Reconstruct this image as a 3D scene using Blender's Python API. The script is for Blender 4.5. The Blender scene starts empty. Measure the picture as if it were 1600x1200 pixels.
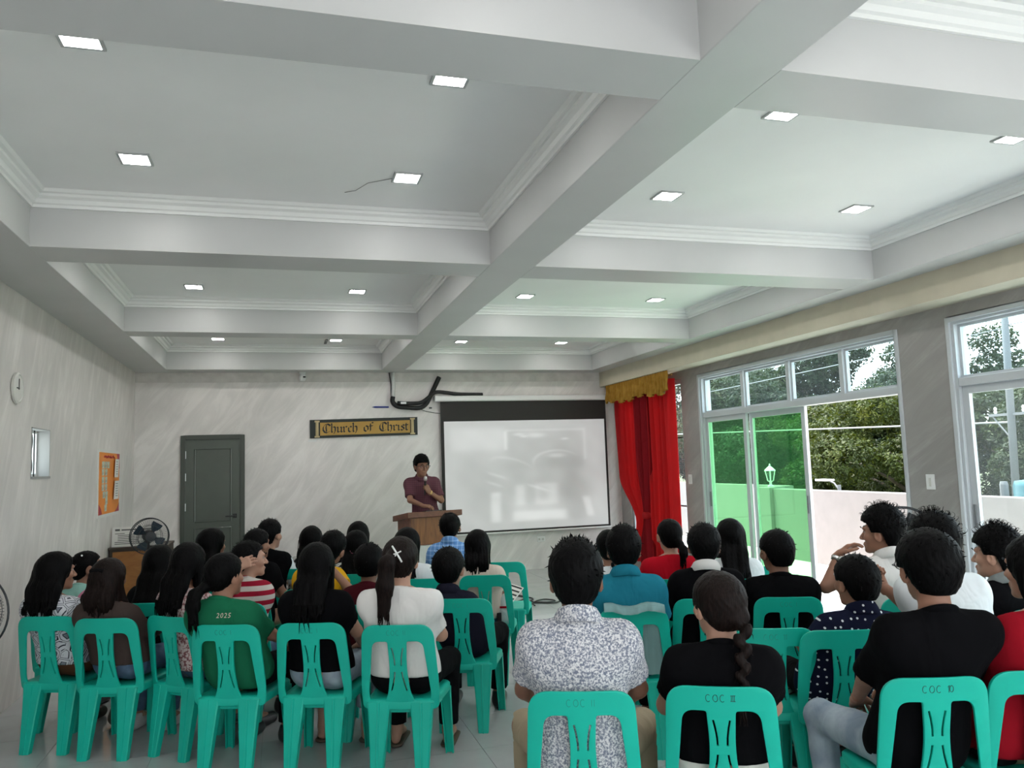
import bpy, bmesh, math, random
import numpy as np
from mathutils import Vector, Matrix
from mathutils.bvhtree import BVHTree

SC = bpy.context.scene
COL = SC.collection
R = math.radians
RNG = random.Random(7)

# ------------------------------------------------------------------ camera
cam_d = bpy.data.cameras.new('camera')
cam = bpy.data.objects.new('camera', cam_d)
COL.objects.link(cam)
SC.camera = cam
cam_d.sensor_fit = 'HORIZONTAL'
cam_d.sensor_width = 36.0
cam_d.lens = 36.0 * 1243.06 / 1600.0
cam_d.clip_end = 300
yaw_c, pitch_c, roll_c = 0.28725471, 0.09870427, -0.0332404
fwd = Vector((math.sin(yaw_c) * math.cos(pitch_c), math.cos(yaw_c) * math.cos(pitch_c), math.sin(pitch_c)))
rgt = Vector((math.cos(yaw_c), -math.sin(yaw_c), 0))
upv = rgt.cross(fwd)
rg2 = math.cos(roll_c) * rgt + math.sin(roll_c) * upv
up2 = -math.sin(roll_c) * rgt + math.cos(roll_c) * upv
mw = Matrix((rg2, up2, -fwd)).transposed().to_4x4()
mw.translation = (0, 0, 1.6)
cam.matrix_world = mw

# ------------------------------------------------------------------ world, sun, exposure
SKY = 4.2
SUN = 12.0
LED = 52.0
world = bpy.data.worlds.new('world')
SC.world = world
world.use_nodes = True
wn = world.node_tree
wn.nodes.clear()
w_out = wn.nodes.new('ShaderNodeOutputWorld')
w_bg = wn.nodes.new('ShaderNodeBackground')
w_tc = wn.nodes.new('ShaderNodeTexCoord')
w_sep = wn.nodes.new('ShaderNodeSeparateXYZ')
w_rmp = wn.nodes.new('ShaderNodeValToRGB')
w_rmp.color_ramp.elements[0].position = 0.0
w_rmp.color_ramp.elements[0].color = (0.97, 0.985, 1.0, 1)
w_rmp.color_ramp.elements[1].position = 0.8
w_rmp.color_ramp.elements[1].color = (0.72, 0.85, 1.0, 1)
wn.links.new(w_tc.outputs['Generated'], w_sep.inputs[0])
wn.links.new(w_sep.outputs['Z'], w_rmp.inputs[0])
wn.links.new(w_rmp.outputs[0], w_bg.inputs[0])
w_bg.inputs[1].default_value = SKY
wn.links.new(w_bg.outputs[0], w_out.inputs[0])

sun_d = bpy.data.lights.new('sun', 'SUN')
sun_d.energy = SUN
sun_d.angle = R(3)
sun_d.color = (1.0, 0.93, 0.80)
sun = bpy.data.objects.new('sun', sun_d)
COL.objects.link(sun)
sun.location = (-6, -4, 20)
sun.rotation_euler = Vector((0.14, -0.35, -1.0)).to_track_quat('-Z', 'Y').to_euler()

SC.view_settings.view_transform = 'Standard'
SC.view_settings.look = 'None'
SC.view_settings.gamma = 1.0
SC.view_settings.use_curve_mapping = False
SC.view_settings.exposure = 0.5

# ------------------------------------------------------------------ helpers
def tag(o, label=None, cat=None, group=None, kind=None):
    if label: o['label'] = label
    if cat: o['category'] = cat
    if group: o['group'] = group
    if kind: o['kind'] = kind
    return o

def empty(name, loc=(0, 0, 0), rz=0, label=None, cat=None, group=None, kind=None):
    o = bpy.data.objects.new(name, None)
    o.empty_display_size = 0.1
    COL.objects.link(o)
    o.location = loc
    o.rotation_euler = (0, 0, rz)
    return tag(o, label, cat, group, kind)

def link(name, me, m=None, parent=None, loc=None):
    o = bpy.data.objects.new(name, me)
    COL.objects.link(o)
    if m is not None and not me.materials:
        for mm in (m if isinstance(m, (list, tuple)) else [m]):
            me.materials.append(mm)
    if parent: o.parent = parent
    if loc: o.location = loc
    return o

def copy_tree(o, parent=None):
    c = o.copy()
    COL.objects.link(c)
    if parent:
        c.parent = parent
    for ch in list(o.children):
        copy_tree(ch, c)
    return c

def np_mesh(name, v, f, smooth=True, n=4):
    """mesh from numpy verts and an (m,n) face array"""
    me = bpy.data.meshes.new(name)
    v = np.asarray(v, 'f4'); f = np.asarray(f, 'i4')
    me.vertices.add(len(v)); me.vertices.foreach_set('co', v.ravel())
    k = f.shape[1]
    me.loops.add(f.size); me.loops.foreach_set('vertex_index', f.ravel())
    me.polygons.add(len(f))
    me.polygons.foreach_set('loop_start', np.arange(0, f.size, k, dtype='i4'))
    me.polygons.foreach_set('loop_total', np.full(len(f), k, 'i4'))
    me.polygons.foreach_set('use_smooth', np.full(len(f), smooth, bool))
    me.update(calc_edges=True)
    return me

class MB:
    """collects polygons and links them as one mesh"""
    def __init__(s): s.v = []; s.f = []
    def add(s, v, f):
        n = len(s.v); s.v += [tuple(p) for p in v]; s.f += [tuple(i + n for i in q) for q in f]; return s
    def box(s, x0, x1, y0, y1, z0, z1):
        v = [(x, y, z) for z in (z0, z1) for y in (y0, y1) for x in (x0, x1)]
        return s.add(v, [(0, 2, 3, 1), (4, 5, 7, 6), (0, 1, 5, 4), (2, 6, 7, 3), (0, 4, 6, 2), (1, 3, 7, 5)])
    def loft(s, rings, closed=True, caps=True):
        n = len(rings[0]); v = [p for r in rings for p in r]; f = []
        for i in range(len(rings) - 1):
            for j in range(n if closed else n - 1):
                a = i * n + j; b = i * n + (j + 1) % n
                f.append((a, b, b + n, a + n))
        if caps and closed:
            f.append(tuple(range(n - 1, -1, -1))); f.append(tuple(range((len(rings) - 1) * n, len(rings) * n)))
        return s.add(v, f)
    def tube(s, pts, r, n=8, caps=True, closed=False):
        pts = [Vector(p) for p in pts]; m = len(pts)
        rs = r if isinstance(r, (list, tuple)) else [r] * m
        rings = []; prev = None
        for i, p in enumerate(pts):
            if closed: t = pts[(i + 1) % m] - pts[i - 1]
            else: t = pts[min(i + 1, m - 1)] - pts[max(i - 1, 0)]
            t.normalize()
            if prev is None:
                a = Vector((0, 0, 1)) if abs(t.z) < 0.9 else Vector((1, 0, 0))
                u = t.cross(a).normalized()
            else:
                u = (prev - t * prev.dot(t)).normalized()
            prev = u; w = t.cross(u)
            rings.append([tuple(p + (u * math.cos(2 * math.pi * k / n) + w * math.sin(2 * math.pi * k / n)) * rs[i]) for k in range(n)])
        if closed:
            rings.append(rings[0])
            return s.loft(rings, True, False)
        return s.loft(rings, True, caps)
    def cyl(s, a, b, r, n=16, r2=None):
        return s.tube([a, b], [r, r if r2 is None else r2], n)
    def lathe(s, prof, n=24, c=(0, 0, 0)):
        rings = [[(c[0] + r * math.cos(2 * math.pi * k / n), c[1] + r * math.sin(2 * math.pi * k / n), c[2] + z) for k in range(n)] for r, z in prof]
        return s.loft(rings)
    def mesh(s, name, smooth=False):
        me = bpy.data.meshes.new(name)
        me.from_pydata(s.v, [], s.f)
        if smooth:
            me.polygons.foreach_set('use_smooth', [True] * len(me.polygons))
        me.update()
        return me
    def build(s, name, m, parent=None, smooth=False, bevel=0, loc=None, kind=None, auto=None):
        me = s.mesh(name, smooth)
        if bevel:
            bm = bmesh.new(); bm.from_mesh(me)
            bmesh.ops.remove_doubles(bm, verts=bm.verts, dist=1e-5)
            ed = [e for e in bm.edges if len(e.link_faces) == 2 and e.calc_face_angle(0) > 0.5]
            bmesh.ops.bevel(bm, geom=ed, offset=bevel, segments=2, affect='EDGES', profile=0.5)
            bm.to_mesh(me); bm.free(); me.update()
        if auto is not None:
            try:
                me.polygons.foreach_set('use_smooth', [True] * len(me.polygons)); me.set_sharp_from_angle(angle=R(auto))
            except Exception: pass
        o = link(name, me, m, parent, loc)
        if kind: o['kind'] = kind
        return o

# ------------------------------------------------------------------ materials
def nodes(name):
    m = bpy.data.materials.new(name); m.use_nodes = True
    nt = m.node_tree; b = nt.nodes['Principled BSDF']
    return m, nt, b

def N(nt, t, **kw):
    n = nt.nodes.new(t)
    for k, v in kw.items():
        if k.startswith('i_'):
            n.inputs[int(k[2:]) if k[2:].isdigit() else k[2:].replace('_', ' ')].default_value = v
        else: setattr(n, k, v)
    return n

def coords(nt, scale=(1, 1, 1), rot=(0, 0, 0), kind='Object', loc=(0, 0, 0)):
    tc = N(nt, 'ShaderNodeTexCoord'); mp = N(nt, 'ShaderNodeMapping')
    mp.inputs['Scale'].default_value = scale; mp.inputs['Rotation'].default_value = rot; mp.inputs['Location'].default_value = loc
    nt.links.new(tc.outputs[kind], mp.inputs[0])
    return mp.outputs[0]

def ramp(nt, fac, stops, mode='LINEAR'):
    r = N(nt, 'ShaderNodeValToRGB'); cr = r.color_ramp; cr.interpolation = mode
    while len(cr.elements) < len(stops): cr.elements.new(0.5)
    for e, (p, c) in zip(cr.elements, stops):
        e.position = p; e.color = (*c, 1) if len(c) == 3 else c
    nt.links.new(fac, r.inputs[0])
    return r.outputs[0]

def bump(nt, b, fac, strength=0.3, dist=0.01):
    bp = N(nt, 'ShaderNodeBump'); bp.inputs['Strength'].default_value = strength; bp.inputs['Distance'].default_value = dist
    nt.links.new(fac, bp.inputs['Height']); nt.links.new(bp.outputs[0], b.inputs['Normal'])

def plain(name, c, rough=0.5, metal=0.0, spec=0.5, var=0.0, vscale=6, bmp=0.0, bscale=200, emit=None, estr=0):
    m, nt, b = nodes(name)
    b.inputs['Base Color'].default_value = (*c, 1)
    b.inputs['Roughness'].default_value = rough; b.inputs['Metallic'].default_value = metal
    b.inputs['Specular IOR Level'].default_value = spec
    if var:
        nz = N(nt, 'ShaderNodeTexNoise'); nz.inputs['Scale'].default_value = vscale; nz.inputs['Detail'].default_value = 4
        nt.links.new(coords(nt), nz.inputs[0])
        lo = tuple(x * (1 - var) for x in c); hi = tuple(min(1, x * (1 + var)) for x in c)
        nt.links.new(ramp(nt, nz.outputs[0], [(0.3, lo), (0.7, hi)]), b.inputs['Base Color'])
    if bmp:
        n2 = N(nt, 'ShaderNodeTexNoise'); n2.inputs['Scale'].default_value = bscale
        nt.links.new(coords(nt), n2.inputs[0]); bump(nt, b, n2.outputs[0], bmp, 0.004)
    if emit:
        b.inputs['Emission Color'].default_value = (*emit, 1); b.inputs['Emission Strength'].default_value = estr
    return m

def marble_wall(name, rot, base, light):
    """faux-marble painted wall: long soft diagonal brush streaks"""
    m, nt, b = nodes(name)
    v = coords(nt, (1, 1, 1), rot)
    mp = N(nt, 'ShaderNodeMapping'); mp.inputs['Scale'].default_value = (4.6, 4.6, 0.95); nt.links.new(v, mp.inputs[0])
    nz = N(nt, 'ShaderNodeTexNoise'); nz.inputs['Scale'].default_value = 1.0; nz.inputs['Detail'].default_value = 7; nz.inputs['Roughness'].default_value = 0.64; nz.inputs['Distortion'].default_value = 1.5
    nt.links.new(mp.outputs[0], nz.inputs[0])
    n2 = N(nt, 'ShaderNodeTexNoise'); n2.inputs['Scale'].default_value = 1.1; n2.inputs['Detail'].default_value = 3
    nt.links.new(coords(nt), n2.inputs[0])
    c1 = ramp(nt, nz.outputs[0], [(0.36, tuple(x * .95 for x in base)), (0.50, tuple(x * 1.02 for x in base)), (0.56, tuple(x * 1.08 for x in base)), (0.66, light)])
    c2 = ramp(nt, n2.outputs[0], [(0.35, (0.86, 0.86, 0.86)), (0.65, (1, 1, 1))])
    mx = N(nt, 'ShaderNodeMix', data_type='RGBA', blend_type='MULTIPLY'); mx.inputs[0].default_value = 1
    nt.links.new(c1, mx.inputs[6]); nt.links.new(c2, mx.inputs[7]); nt.links.new(mx.outputs[2], b.inputs['Base Color'])
    b.inputs['Roughness'].default_value = 0.36; b.inputs['Specular IOR Level'].default_value = 0.45
    bump(nt, b, nz.outputs[0], 0.12, 0.01)
    return m

def glass(name, tint, gloss=0.06, rough=0.02, haze=0.0, hazecol=(.8, .85, .85)):
    """thin pane: tinted see-through with a weak mirror reflection, optionally dusty"""
    m, nt, b = nodes(name)
    nt.nodes.remove(b)
    out = nt.nodes['Material Output']
    t = N(nt, 'ShaderNodeBsdfTransparent'); t.inputs[0].default_value = (*tint, 1)
    g = N(nt, 'ShaderNodeBsdfGlossy'); g.inputs['Roughness'].default_value = rough
    mx = N(nt, 'ShaderNodeMixShader')
    lw = N(nt, 'ShaderNodeLayerWeight'); lw.inputs[0].default_value = .5
    pw = N(nt, 'ShaderNodeMath', operation='POWER'); pw.inputs[1].default_value = 4.0; nt.links.new(lw.outputs['Facing'], pw.inputs[0])
    ma = N(nt, 'ShaderNodeMath', operation='MULTIPLY_ADD'); ma.inputs[1].default_value = .35; ma.inputs[2].default_value = gloss * .4; nt.links.new(pw.outputs[0], ma.inputs[0])
    nt.links.new(ma.outputs[0], mx.inputs[0]); nt.links.new(t.outputs[0], mx.inputs[1]); nt.links.new(g.outputs[0], mx.inputs[2])
    last = mx.outputs[0]
    if haze:
        df = N(nt, 'ShaderNodeBsdfDiffuse'); df.inputs[0].default_value = (*hazecol, 1)
        tr = N(nt, 'ShaderNodeBsdfTranslucent'); tr.inputs[0].default_value = (*hazecol, 1)
        ad = N(nt, 'ShaderNodeMixShader'); ad.inputs[0].default_value = 0.5
        nt.links.new(df.outputs[0], ad.inputs[1]); nt.links.new(tr.outputs[0], ad.inputs[2])
        m2 = N(nt, 'ShaderNodeMixShader'); m2.inputs[0].default_value = haze
        nt.links.new(last, m2.inputs[1]); nt.links.new(ad.outputs[0], m2.inputs[2]); last = m2.outputs[0]
    nt.links.new(last, out.inputs[0])
    return m

def cloth(name, c, kind='plain', c2=(1, 1, 1), c3=None, scale=1.0, rough=0.9):
    m, nt, b = nodes(name)
    b.inputs['Roughness'].default_value = rough; b.inputs['Specular IOR Level'].default_value = 0.06
    b.inputs['Base Color'].default_value = (*c, 1)
    if kind == 'stripes':
        s = N(nt, 'ShaderNodeSeparateXYZ'); nt.links.new(coords(nt), s.inputs[0])
        mm = N(nt, 'ShaderNodeMath', operation='MULTIPLY'); mm.inputs[1].default_value = scale; nt.links.new(s.outputs[2], mm.inputs[0])
        fr = N(nt, 'ShaderNodeMath', operation='FRACT'); nt.links.new(mm.outputs[0], fr.inputs[0])
        nt.links.new(ramp(nt, fr.outputs[0], [(0, c), (0.5, c2)], 'CONSTANT'), b.inputs['Base Color'])
    elif kind == 'dots':
        vo = N(nt, 'ShaderNodeTexVoronoi', voronoi_dimensions='2D'); vo.inputs['Scale'].default_value = scale; vo.inputs['Randomness'].default_value = 0.5
        s = N(nt, 'ShaderNodeSeparateXYZ'); cb_ = N(nt, 'ShaderNodeCombineXYZ'); nt.links.new(coords(nt), s.inputs[0])
        nt.links.new(s.outputs[0], cb_.inputs[0]); nt.links.new(s.outputs[2], cb_.inputs[1]); nt.links.new(cb_.outputs[0], vo.inputs[0])
        nt.links.new(ramp(nt, vo.outputs['Distance'], [(0, c2), (0.13, c)], 'CONSTANT'), b.inputs['Base Color'])
    elif kind == 'speckle':
        nz = N(nt, 'ShaderNodeTexNoise'); nz.inputs['Scale'].default_value = scale; nz.inputs['Detail'].default_value = 3; nz.inputs['Roughness'].default_value = 0.7
        nt.links.new(coords(nt), nz.inputs[0])
        st = [(0.42, c), (0.52, tuple((a + d) / 2 for a, d in zip(c, c2))), (0.56, c2)]
        nt.links.new(ramp(nt, nz.outputs[0], st), b.inputs['Base Color'])
    elif kind == 'floral':
        vo = N(nt, 'ShaderNodeTexVoronoi'); vo.inputs['Scale'].default_value = scale
        nz = N(nt, 'ShaderNodeTexNoise'); nz.inputs['Scale'].default_value = scale * 2.2
        nt.links.new(coords(nt), vo.inputs[0]); nt.links.new(coords(nt), nz.inputs[0])
        mm = N(nt, 'ShaderNodeMath', operation='ADD'); nt.links.new(vo.outputs['Distance'], mm.inputs[0]); nt.links.new(nz.outputs[0], mm.inputs[1])
        m3 = N(nt, 'ShaderNodeMath', operation='MULTIPLY'); m3.inputs[1].default_value = .7; nt.links.new(mm.outputs[0], m3.inputs[0])
        nt.links.new(ramp(nt, m3.outputs[0], [(0.70, c2), (0.76, c3 or c2), (0.84, c)]), b.inputs['Base Color'])
    elif kind == 'rings':
        vo = N(nt, 'ShaderNodeTexVoronoi', feature='DISTANCE_TO_EDGE'); vo.inputs['Scale'].default_value = scale
        nt.links.new(coords(nt), vo.inputs[0])
        nt.links.new(ramp(nt, vo.outputs['Distance'], [(0.0, c2), (0.05, c), (0.09, c2), (0.27, c), (0.33, c3 or c2)], 'CONSTANT'), b.inputs['Base Color'])
    elif kind == 'plaid':
        s = N(nt, 'ShaderNodeSeparateXYZ'); nt.links.new(coords(nt), s.inputs[0])
        outs = []
        for ax in (0, 2):
            mm = N(nt, 'ShaderNodeMath', operation='MULTIPLY'); mm.inputs[1].default_value = scale; nt.links.new(s.outputs[ax], mm.inputs[0])
            fr = N(nt, 'ShaderNodeMath', operation='FRACT'); nt.links.new(mm.outputs[0], fr.inputs[0])
            gt = N(nt, 'ShaderNodeMath', operation='GREATER_THAN'); gt.inputs[1].default_value = 0.72; nt.links.new(fr.outputs[0], gt.inputs[0]); outs.append(gt.outputs[0])
        ad = N(nt, 'ShaderNodeMath', operation='ADD'); nt.links.new(outs[0], ad.inputs[0]); nt.links.new(outs[1], ad.inputs[1])
        hf = N(nt, 'ShaderNodeMath', operation='MULTIPLY'); hf.inputs[1].default_value = 0.5; nt.links.new(ad.outputs[0], hf.inputs[0])
        nt.links.new(ramp(nt, hf.outputs[0], [(0.0, c), (1.0, c2)]), b.inputs['Base Color'])
    elif kind == 'denim':
        nz = N(nt, 'ShaderNodeTexNoise'); nz.inputs['Scale'].default_value = 9; nz.inputs['Detail'].default_value = 6
        nt.links.new(coords(nt), nz.inputs[0])
        nt.links.new(ramp(nt, nz.outputs[0], [(0.35, c), (0.7, c2)]), b.inputs['Base Color'])
    # soft folds
    fz = N(nt, 'ShaderNodeTexNoise'); fz.inputs['Scale'].default_value = 9; fz.inputs['Detail'].default_value = 2; fz.inputs['Distortion'].default_value = 1.2
    nt.links.new(coords(nt, (1, 1, 0.55), (0, 0.5, 0)), fz.inputs[0])
    bump(nt, b, fz.outputs[0], 0.55, 0.02)
    return m

def hair_mat(name, c, sheen=0.06):
    m, nt, b = nodes(name)
    b.inputs['Base Color'].default_value = (*c, 1); b.inputs['Roughness'].default_value = 0.5; b.inputs['Specular IOR Level'].default_value = sheen
    nz = N(nt, 'ShaderNodeTexNoise'); nz.inputs['Scale'].default_value = 1; nz.inputs['Detail'].default_value = 3
    nt.links.new(coords(nt, (170, 170, 9)), nz.inputs[0])
    nt.links.new(ramp(nt, nz.outputs[0], [(0.35, tuple(x * 0.5 for x in c)), (0.7, tuple(x * 1.9 for x in c))]), b.inputs['Base Color'])
    bump(nt, b, nz.outputs[0], 0.6, 0.004)
    return m

def wood(name, c1, c2, scale=(9, 9, 0.9), rough=0.4):
    m, nt, b = nodes(name)
    nz = N(nt, 'ShaderNodeTexNoise'); nz.inputs['Scale'].default_value = 2.5; nz.inputs['Detail'].default_value = 6; nz.inputs['Distortion'].default_value = 1.5
    nt.links.new(coords(nt, scale), nz.inputs[0])
    nt.links.new(ramp(nt, nz.outputs[0], [(0.3, c1), (0.7, c2)]), b.inputs['Base Color'])
    b.inputs['Roughness'].default_value = rough
    return m

M = {}
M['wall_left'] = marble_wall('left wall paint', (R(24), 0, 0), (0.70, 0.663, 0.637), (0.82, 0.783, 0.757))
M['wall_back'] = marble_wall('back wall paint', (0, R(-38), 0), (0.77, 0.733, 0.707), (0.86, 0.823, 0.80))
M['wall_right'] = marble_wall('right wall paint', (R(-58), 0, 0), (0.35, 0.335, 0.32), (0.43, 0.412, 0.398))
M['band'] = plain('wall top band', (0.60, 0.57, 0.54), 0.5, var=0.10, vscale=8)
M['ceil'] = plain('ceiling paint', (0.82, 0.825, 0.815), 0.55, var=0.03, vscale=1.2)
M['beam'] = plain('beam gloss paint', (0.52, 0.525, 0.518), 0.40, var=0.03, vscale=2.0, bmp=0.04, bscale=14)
M['crown'] = plain('crown moulding paint', (0.80, 0.81, 0.79), 0.4)
M['pelmet'] = plain('ivory paint', (0.60, 0.545, 0.42), 0.5, var=0.04)
M['tile'] = plain('floor tile glaze', (0.42, 0.43, 0.435), 0.10, var=0.06, vscale=2.4)
M['grout'] = plain('grout', (0.24, 0.24, 0.235), 0.85)
M['alum'] = plain('white aluminium', (0.55, 0.58, 0.60), 0.35, metal=0.0)
M['alum_dark'] = plain('grey gasket', (0.18, 0.19, 0.2), 0.5)
M['white'] = plain('white plastic', (0.78, 0.78, 0.77), 0.4)
M['offwhite'] = plain('aged white plastic', (0.66, 0.65, 0.61), 0.45)
M['black'] = plain('black plastic', (0.012, 0.012, 0.013), 0.4)
M['rubber'] = plain('black rubber', (0.010, 0.010, 0.011), 0.6, bmp=0.4, bscale=60)
M['metal'] = plain('brushed metal', (0.6, 0.6, 0.6), 0.3, metal=1.0)
M['gold'] = plain('brass', (0.7, 0.5, 0.2), 0.3, metal=1.0)
M['door'] = plain('grey green door paint', (0.085, 0.100, 0.084), 0.42, var=0.04)
M['door_edge'] = plain('dark door frame', (0.060, 0.070, 0.058), 0.45)
M['green_glass'] = glass('green film glass', (0.50, 0.80, 0.56), haze=0.03, hazecol=(0.25, 0.8, 0.35))
M['blue_glass'] = glass('transom glass', (0.84, 0.93, 0.95), haze=0.02)
M['clear_glass'] = glass('dusty clear glass', (0.92, 0.97, 0.965), haze=0.03)
M['teal'] = plain('teal plastic', (0.004, 0.42, 0.315), 0.42, spec=0.30, var=0.06, vscale=5)
M['ink'] = plain('dark ink', (0.015, 0.05, 0.05), 0.6)
M['ink_faint'] = plain('faded ink', (0.01, 0.25, 0.20), 0.6)
M['skin'] = plain('brown skin', (0.30, 0.150, 0.098), 0.5, spec=0.35, var=0.08, vscale=14)
M['skin_dark'] = plain('dark brown skin', (0.20, 0.095, 0.060), 0.5, spec=0.35, var=0.08, vscale=14)
M['skin_light'] = plain('light brown skin', (0.42, 0.235, 0.165), 0.5, spec=0.35, var=0.06, vscale=14)
M['hair'] = hair_mat('black hair', (0.0020, 0.0019, 0.0021))
M['hair_brown'] = hair_mat('dark brown hair', (0.0075, 0.0043, 0.0036), 0.10)
M['eye'] = plain('eye white', (0.36, 0.33, 0.31), 0.3)
M['iris'] = plain('dark iris', (0.008, 0.006, 0.005), 0.15)
M['lip'] = plain('lips', (0.25, 0.09, 0.08), 0.45)

# ------------------------------------------------------------------ the room shell
XL, XR, YB, YR = -1.84, 5.15, 11.59, -3.60
ZB, ZC = 2.968, 3.30
ST = 'structure'
fl = MB().box(XL - .1, XR + .15, YR - .1, YB + .1, -.12, -.004).build('floor', M['grout'], kind=ST)
tile_me = MB().box(-.5, .5, -.5, .5, -.006, 0).mesh('tile'); tile_me.materials.append(M['tile'])
rest = MB()
xs = [XL] + [round(-1.3 + .6 * i, 3) for i in range(11)] + [XR]
ys = [YR + .0] + [round(-3.25 + .6 * i, 3) for i in range(25)] + [YB]
for i in range(len(xs) - 1):
    for j in range(len(ys) - 1):
        x0, x1, y0, y1 = xs[i] + .0015, xs[i + 1] - .0015, ys[j] + .0015, ys[j + 1] - .0015
        if y1 > 0.3:
            t = link('tile', tile_me, None, fl, ((x0 + x1) / 2, (y0 + y1) / 2, 0)); t.scale = (x1 - x0, y1 - y0, 1)
        else:
            rest.box(x0, x1, y0, y1, -.006, 0)
rest.build('floor_tiles', M['tile'], fl, kind='stuff')

# ceiling slab, beams
MB().box(XL - .1, XR + .15, YR - .1, YB + .1, ZC, ZC + .12).build('ceiling', M['ceil'], kind=ST)
bays_x = [(-1.41, 1.41), (1.735, 4.60)]
bays_y = [(-3.2, -.62), (-.29, 2.335), (2.645, 5.205), (5.565, 8.215), (8.51, 11.22)]
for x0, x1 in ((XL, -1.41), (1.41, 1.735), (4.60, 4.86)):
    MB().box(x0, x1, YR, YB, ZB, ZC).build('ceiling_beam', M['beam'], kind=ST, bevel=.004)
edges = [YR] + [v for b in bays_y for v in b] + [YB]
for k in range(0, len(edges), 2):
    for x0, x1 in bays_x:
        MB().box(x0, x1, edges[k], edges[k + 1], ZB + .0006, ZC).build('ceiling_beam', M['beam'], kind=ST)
MB().box(4.86, XR + .02, YR, YB, 2.74, ZC).build('trim_1', M['pelmet'], kind=ST, bevel=.006)
prof = [(0, 3.205), (.014, 3.205), (.016, 3.222), (.03, 3.228), (.04, 3.25), (.062, 3.262), (.064, 3.278), (.085, 3.282), (.098, 3.2995), (0, 3.2995)]
tn = 2
for x0, x1 in bays_x:
    for y0, y1 in bays_y[1:]:
        rings = [[(x0 + d, y0 + d, z), (x1 - d, y0 + d, z), (x1 - d, y1 - d, z), (x0 + d, y1 - d, z)] for d, z in prof]
        MB().loft(rings, True, False).build('trim_%d' % tn, M['crown'], kind=ST); tn += 1

# walls
MB().box(XL - .1, XR + .15, YB, YB + .12, 0, ZC).build('wall_back', M['wall_back'], kind=ST)
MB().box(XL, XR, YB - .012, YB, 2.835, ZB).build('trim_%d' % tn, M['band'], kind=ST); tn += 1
wl = MB()
HY0, HY1, HZ0, HZ1 = 6.98, 7.50, 1.61, 2.0
wl.box(XL - .16, XL, YR, HY0, 0, ZC).box(XL - .16, XL, HY1, YB + .1, 0, ZC).box(XL - .16, XL, HY0, HY1, 0, HZ0).box(XL - .16, XL, HY0, HY1, HZ1, ZC)
wl.build('wall_left', M['wall_left'], kind=ST)
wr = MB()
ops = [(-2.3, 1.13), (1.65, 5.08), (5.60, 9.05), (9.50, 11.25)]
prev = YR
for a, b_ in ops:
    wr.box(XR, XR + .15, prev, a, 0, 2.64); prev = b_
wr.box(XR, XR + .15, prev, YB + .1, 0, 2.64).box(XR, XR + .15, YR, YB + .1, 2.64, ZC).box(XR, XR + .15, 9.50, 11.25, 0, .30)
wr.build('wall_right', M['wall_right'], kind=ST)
rw = MB()
for a, b_ in ((XL, -.9), (1.3, 2.2), (4.4, XR)):  # unseen doorway gaps between these, added to let daylight in from behind
    rw.box(a, b_, YR - .12, YR, 0, 2.5)
rw.box(XL, XR, YR - .12, YR, 2.5, ZC)
rw.build('wall_rear', M['wall_back'], kind=ST)

# ------------------------------------------------------------------ windows
def ybox(mb, y0, y1, z0, z1, x0, x1): return mb.box(x0, x1, y0, y1, z0, z1)

def sash(parent, y0, y1, z0, z1, x, glassm, handle=None):
    w = .062
    f = MB()
    f.box(x, x + .035, y0, y0 + w, z0, z1).box(x, x + .035, y1 - w, y1, z0, z1).box(x, x + .035, y0 + w, y1 - w, z0, z0 + .08).box(x, x + .035, y0 + w, y1 - w, z1 - w, z1)
    s = f.build('sash', M['alum'], parent, bevel=.003)
    MB().box(x + .014, x + .02, y0 + w, y1 - w, z0 + .08, z1 - w).build('pane', glassm, s)
    if handle is not None:
        MB().box(x - .012, x, handle - .012, handle + .012, .98, 1.16).build('handle', M['alum_dark'], s, bevel=.003)
    return s

def big_window(n, y0, y1, mull, sashes, lowglass):
    w = empty('window_%d' % n, (0, 0, 0)); w['kind'] = ST
    f = MB(); X0, X1 = XR + .012, XR + .14
    f.box(X0, X1, y0, y0 + .06, 0, 2.64).box(X0, X1, y1 - .06, y1, 0, 2.64).box(X0, X1, y0 + .06, y1 - .06, 2.58, 2.64)
    f.box(XR - .012, X0, y0, y0 + .035, 0, 2.64).box(XR - .012, X0, y1 - .035, y1, 0, 2.64).box(XR - .012, X0, y0 + .035, y1 - .035, 2.60, 2.64)
    f.build('frame', M['alum'], w, bevel=.004)
    MB().box(X0 + .005, X1 - .005, y0 + .06, y1 - .06, 2.085, 2.15).build('transom_bar', M['alum'], w, bevel=.004)
    cuts = [y0 + .06] + list(mull) + [y1 - .06]
    for m_ in mull:
        MB().box(X0 + .02, X1 - .03, m_ - .03, m_ + .03, 2.15, 2.58).build('mullion', M['alum'], w, bevel=.003)
    for a, b_ in zip(cuts[:-1], cuts[1:]):
        a2 = a + (.03 if a in mull else 0); b2 = b_ - (.03 if b_ in mull else 0)
        t = MB(); xx = X0 + .045
        t.box(xx, xx + .03, a2, a2 + .022, 2.15, 2.58).box(xx, xx + .03, b2 - .022, b2, 2.15, 2.58).box(xx, xx + .03, a2 + .022, b2 - .022, 2.15, 2.172).box(xx, xx + .03, a2 + .022, b2 - .022, 2.558, 2.58)
        s = t.build('transom_sash', M['alum'], w)
        MB().box(xx + .012, xx + .018, a2 + .022, b2 - .022, 2.172, 2.558).build('pane', M['blue_glass'], s)
    MB().box(X0, X1, y0 + .06, y1 - .06, 0, .03).build('sill_track', M['alum'], w)
    for a, b_, xo, g, h in sashes:
        sash(w, a, b_, .03, 2.085, XR + xo, g, h)
    return w

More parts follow.
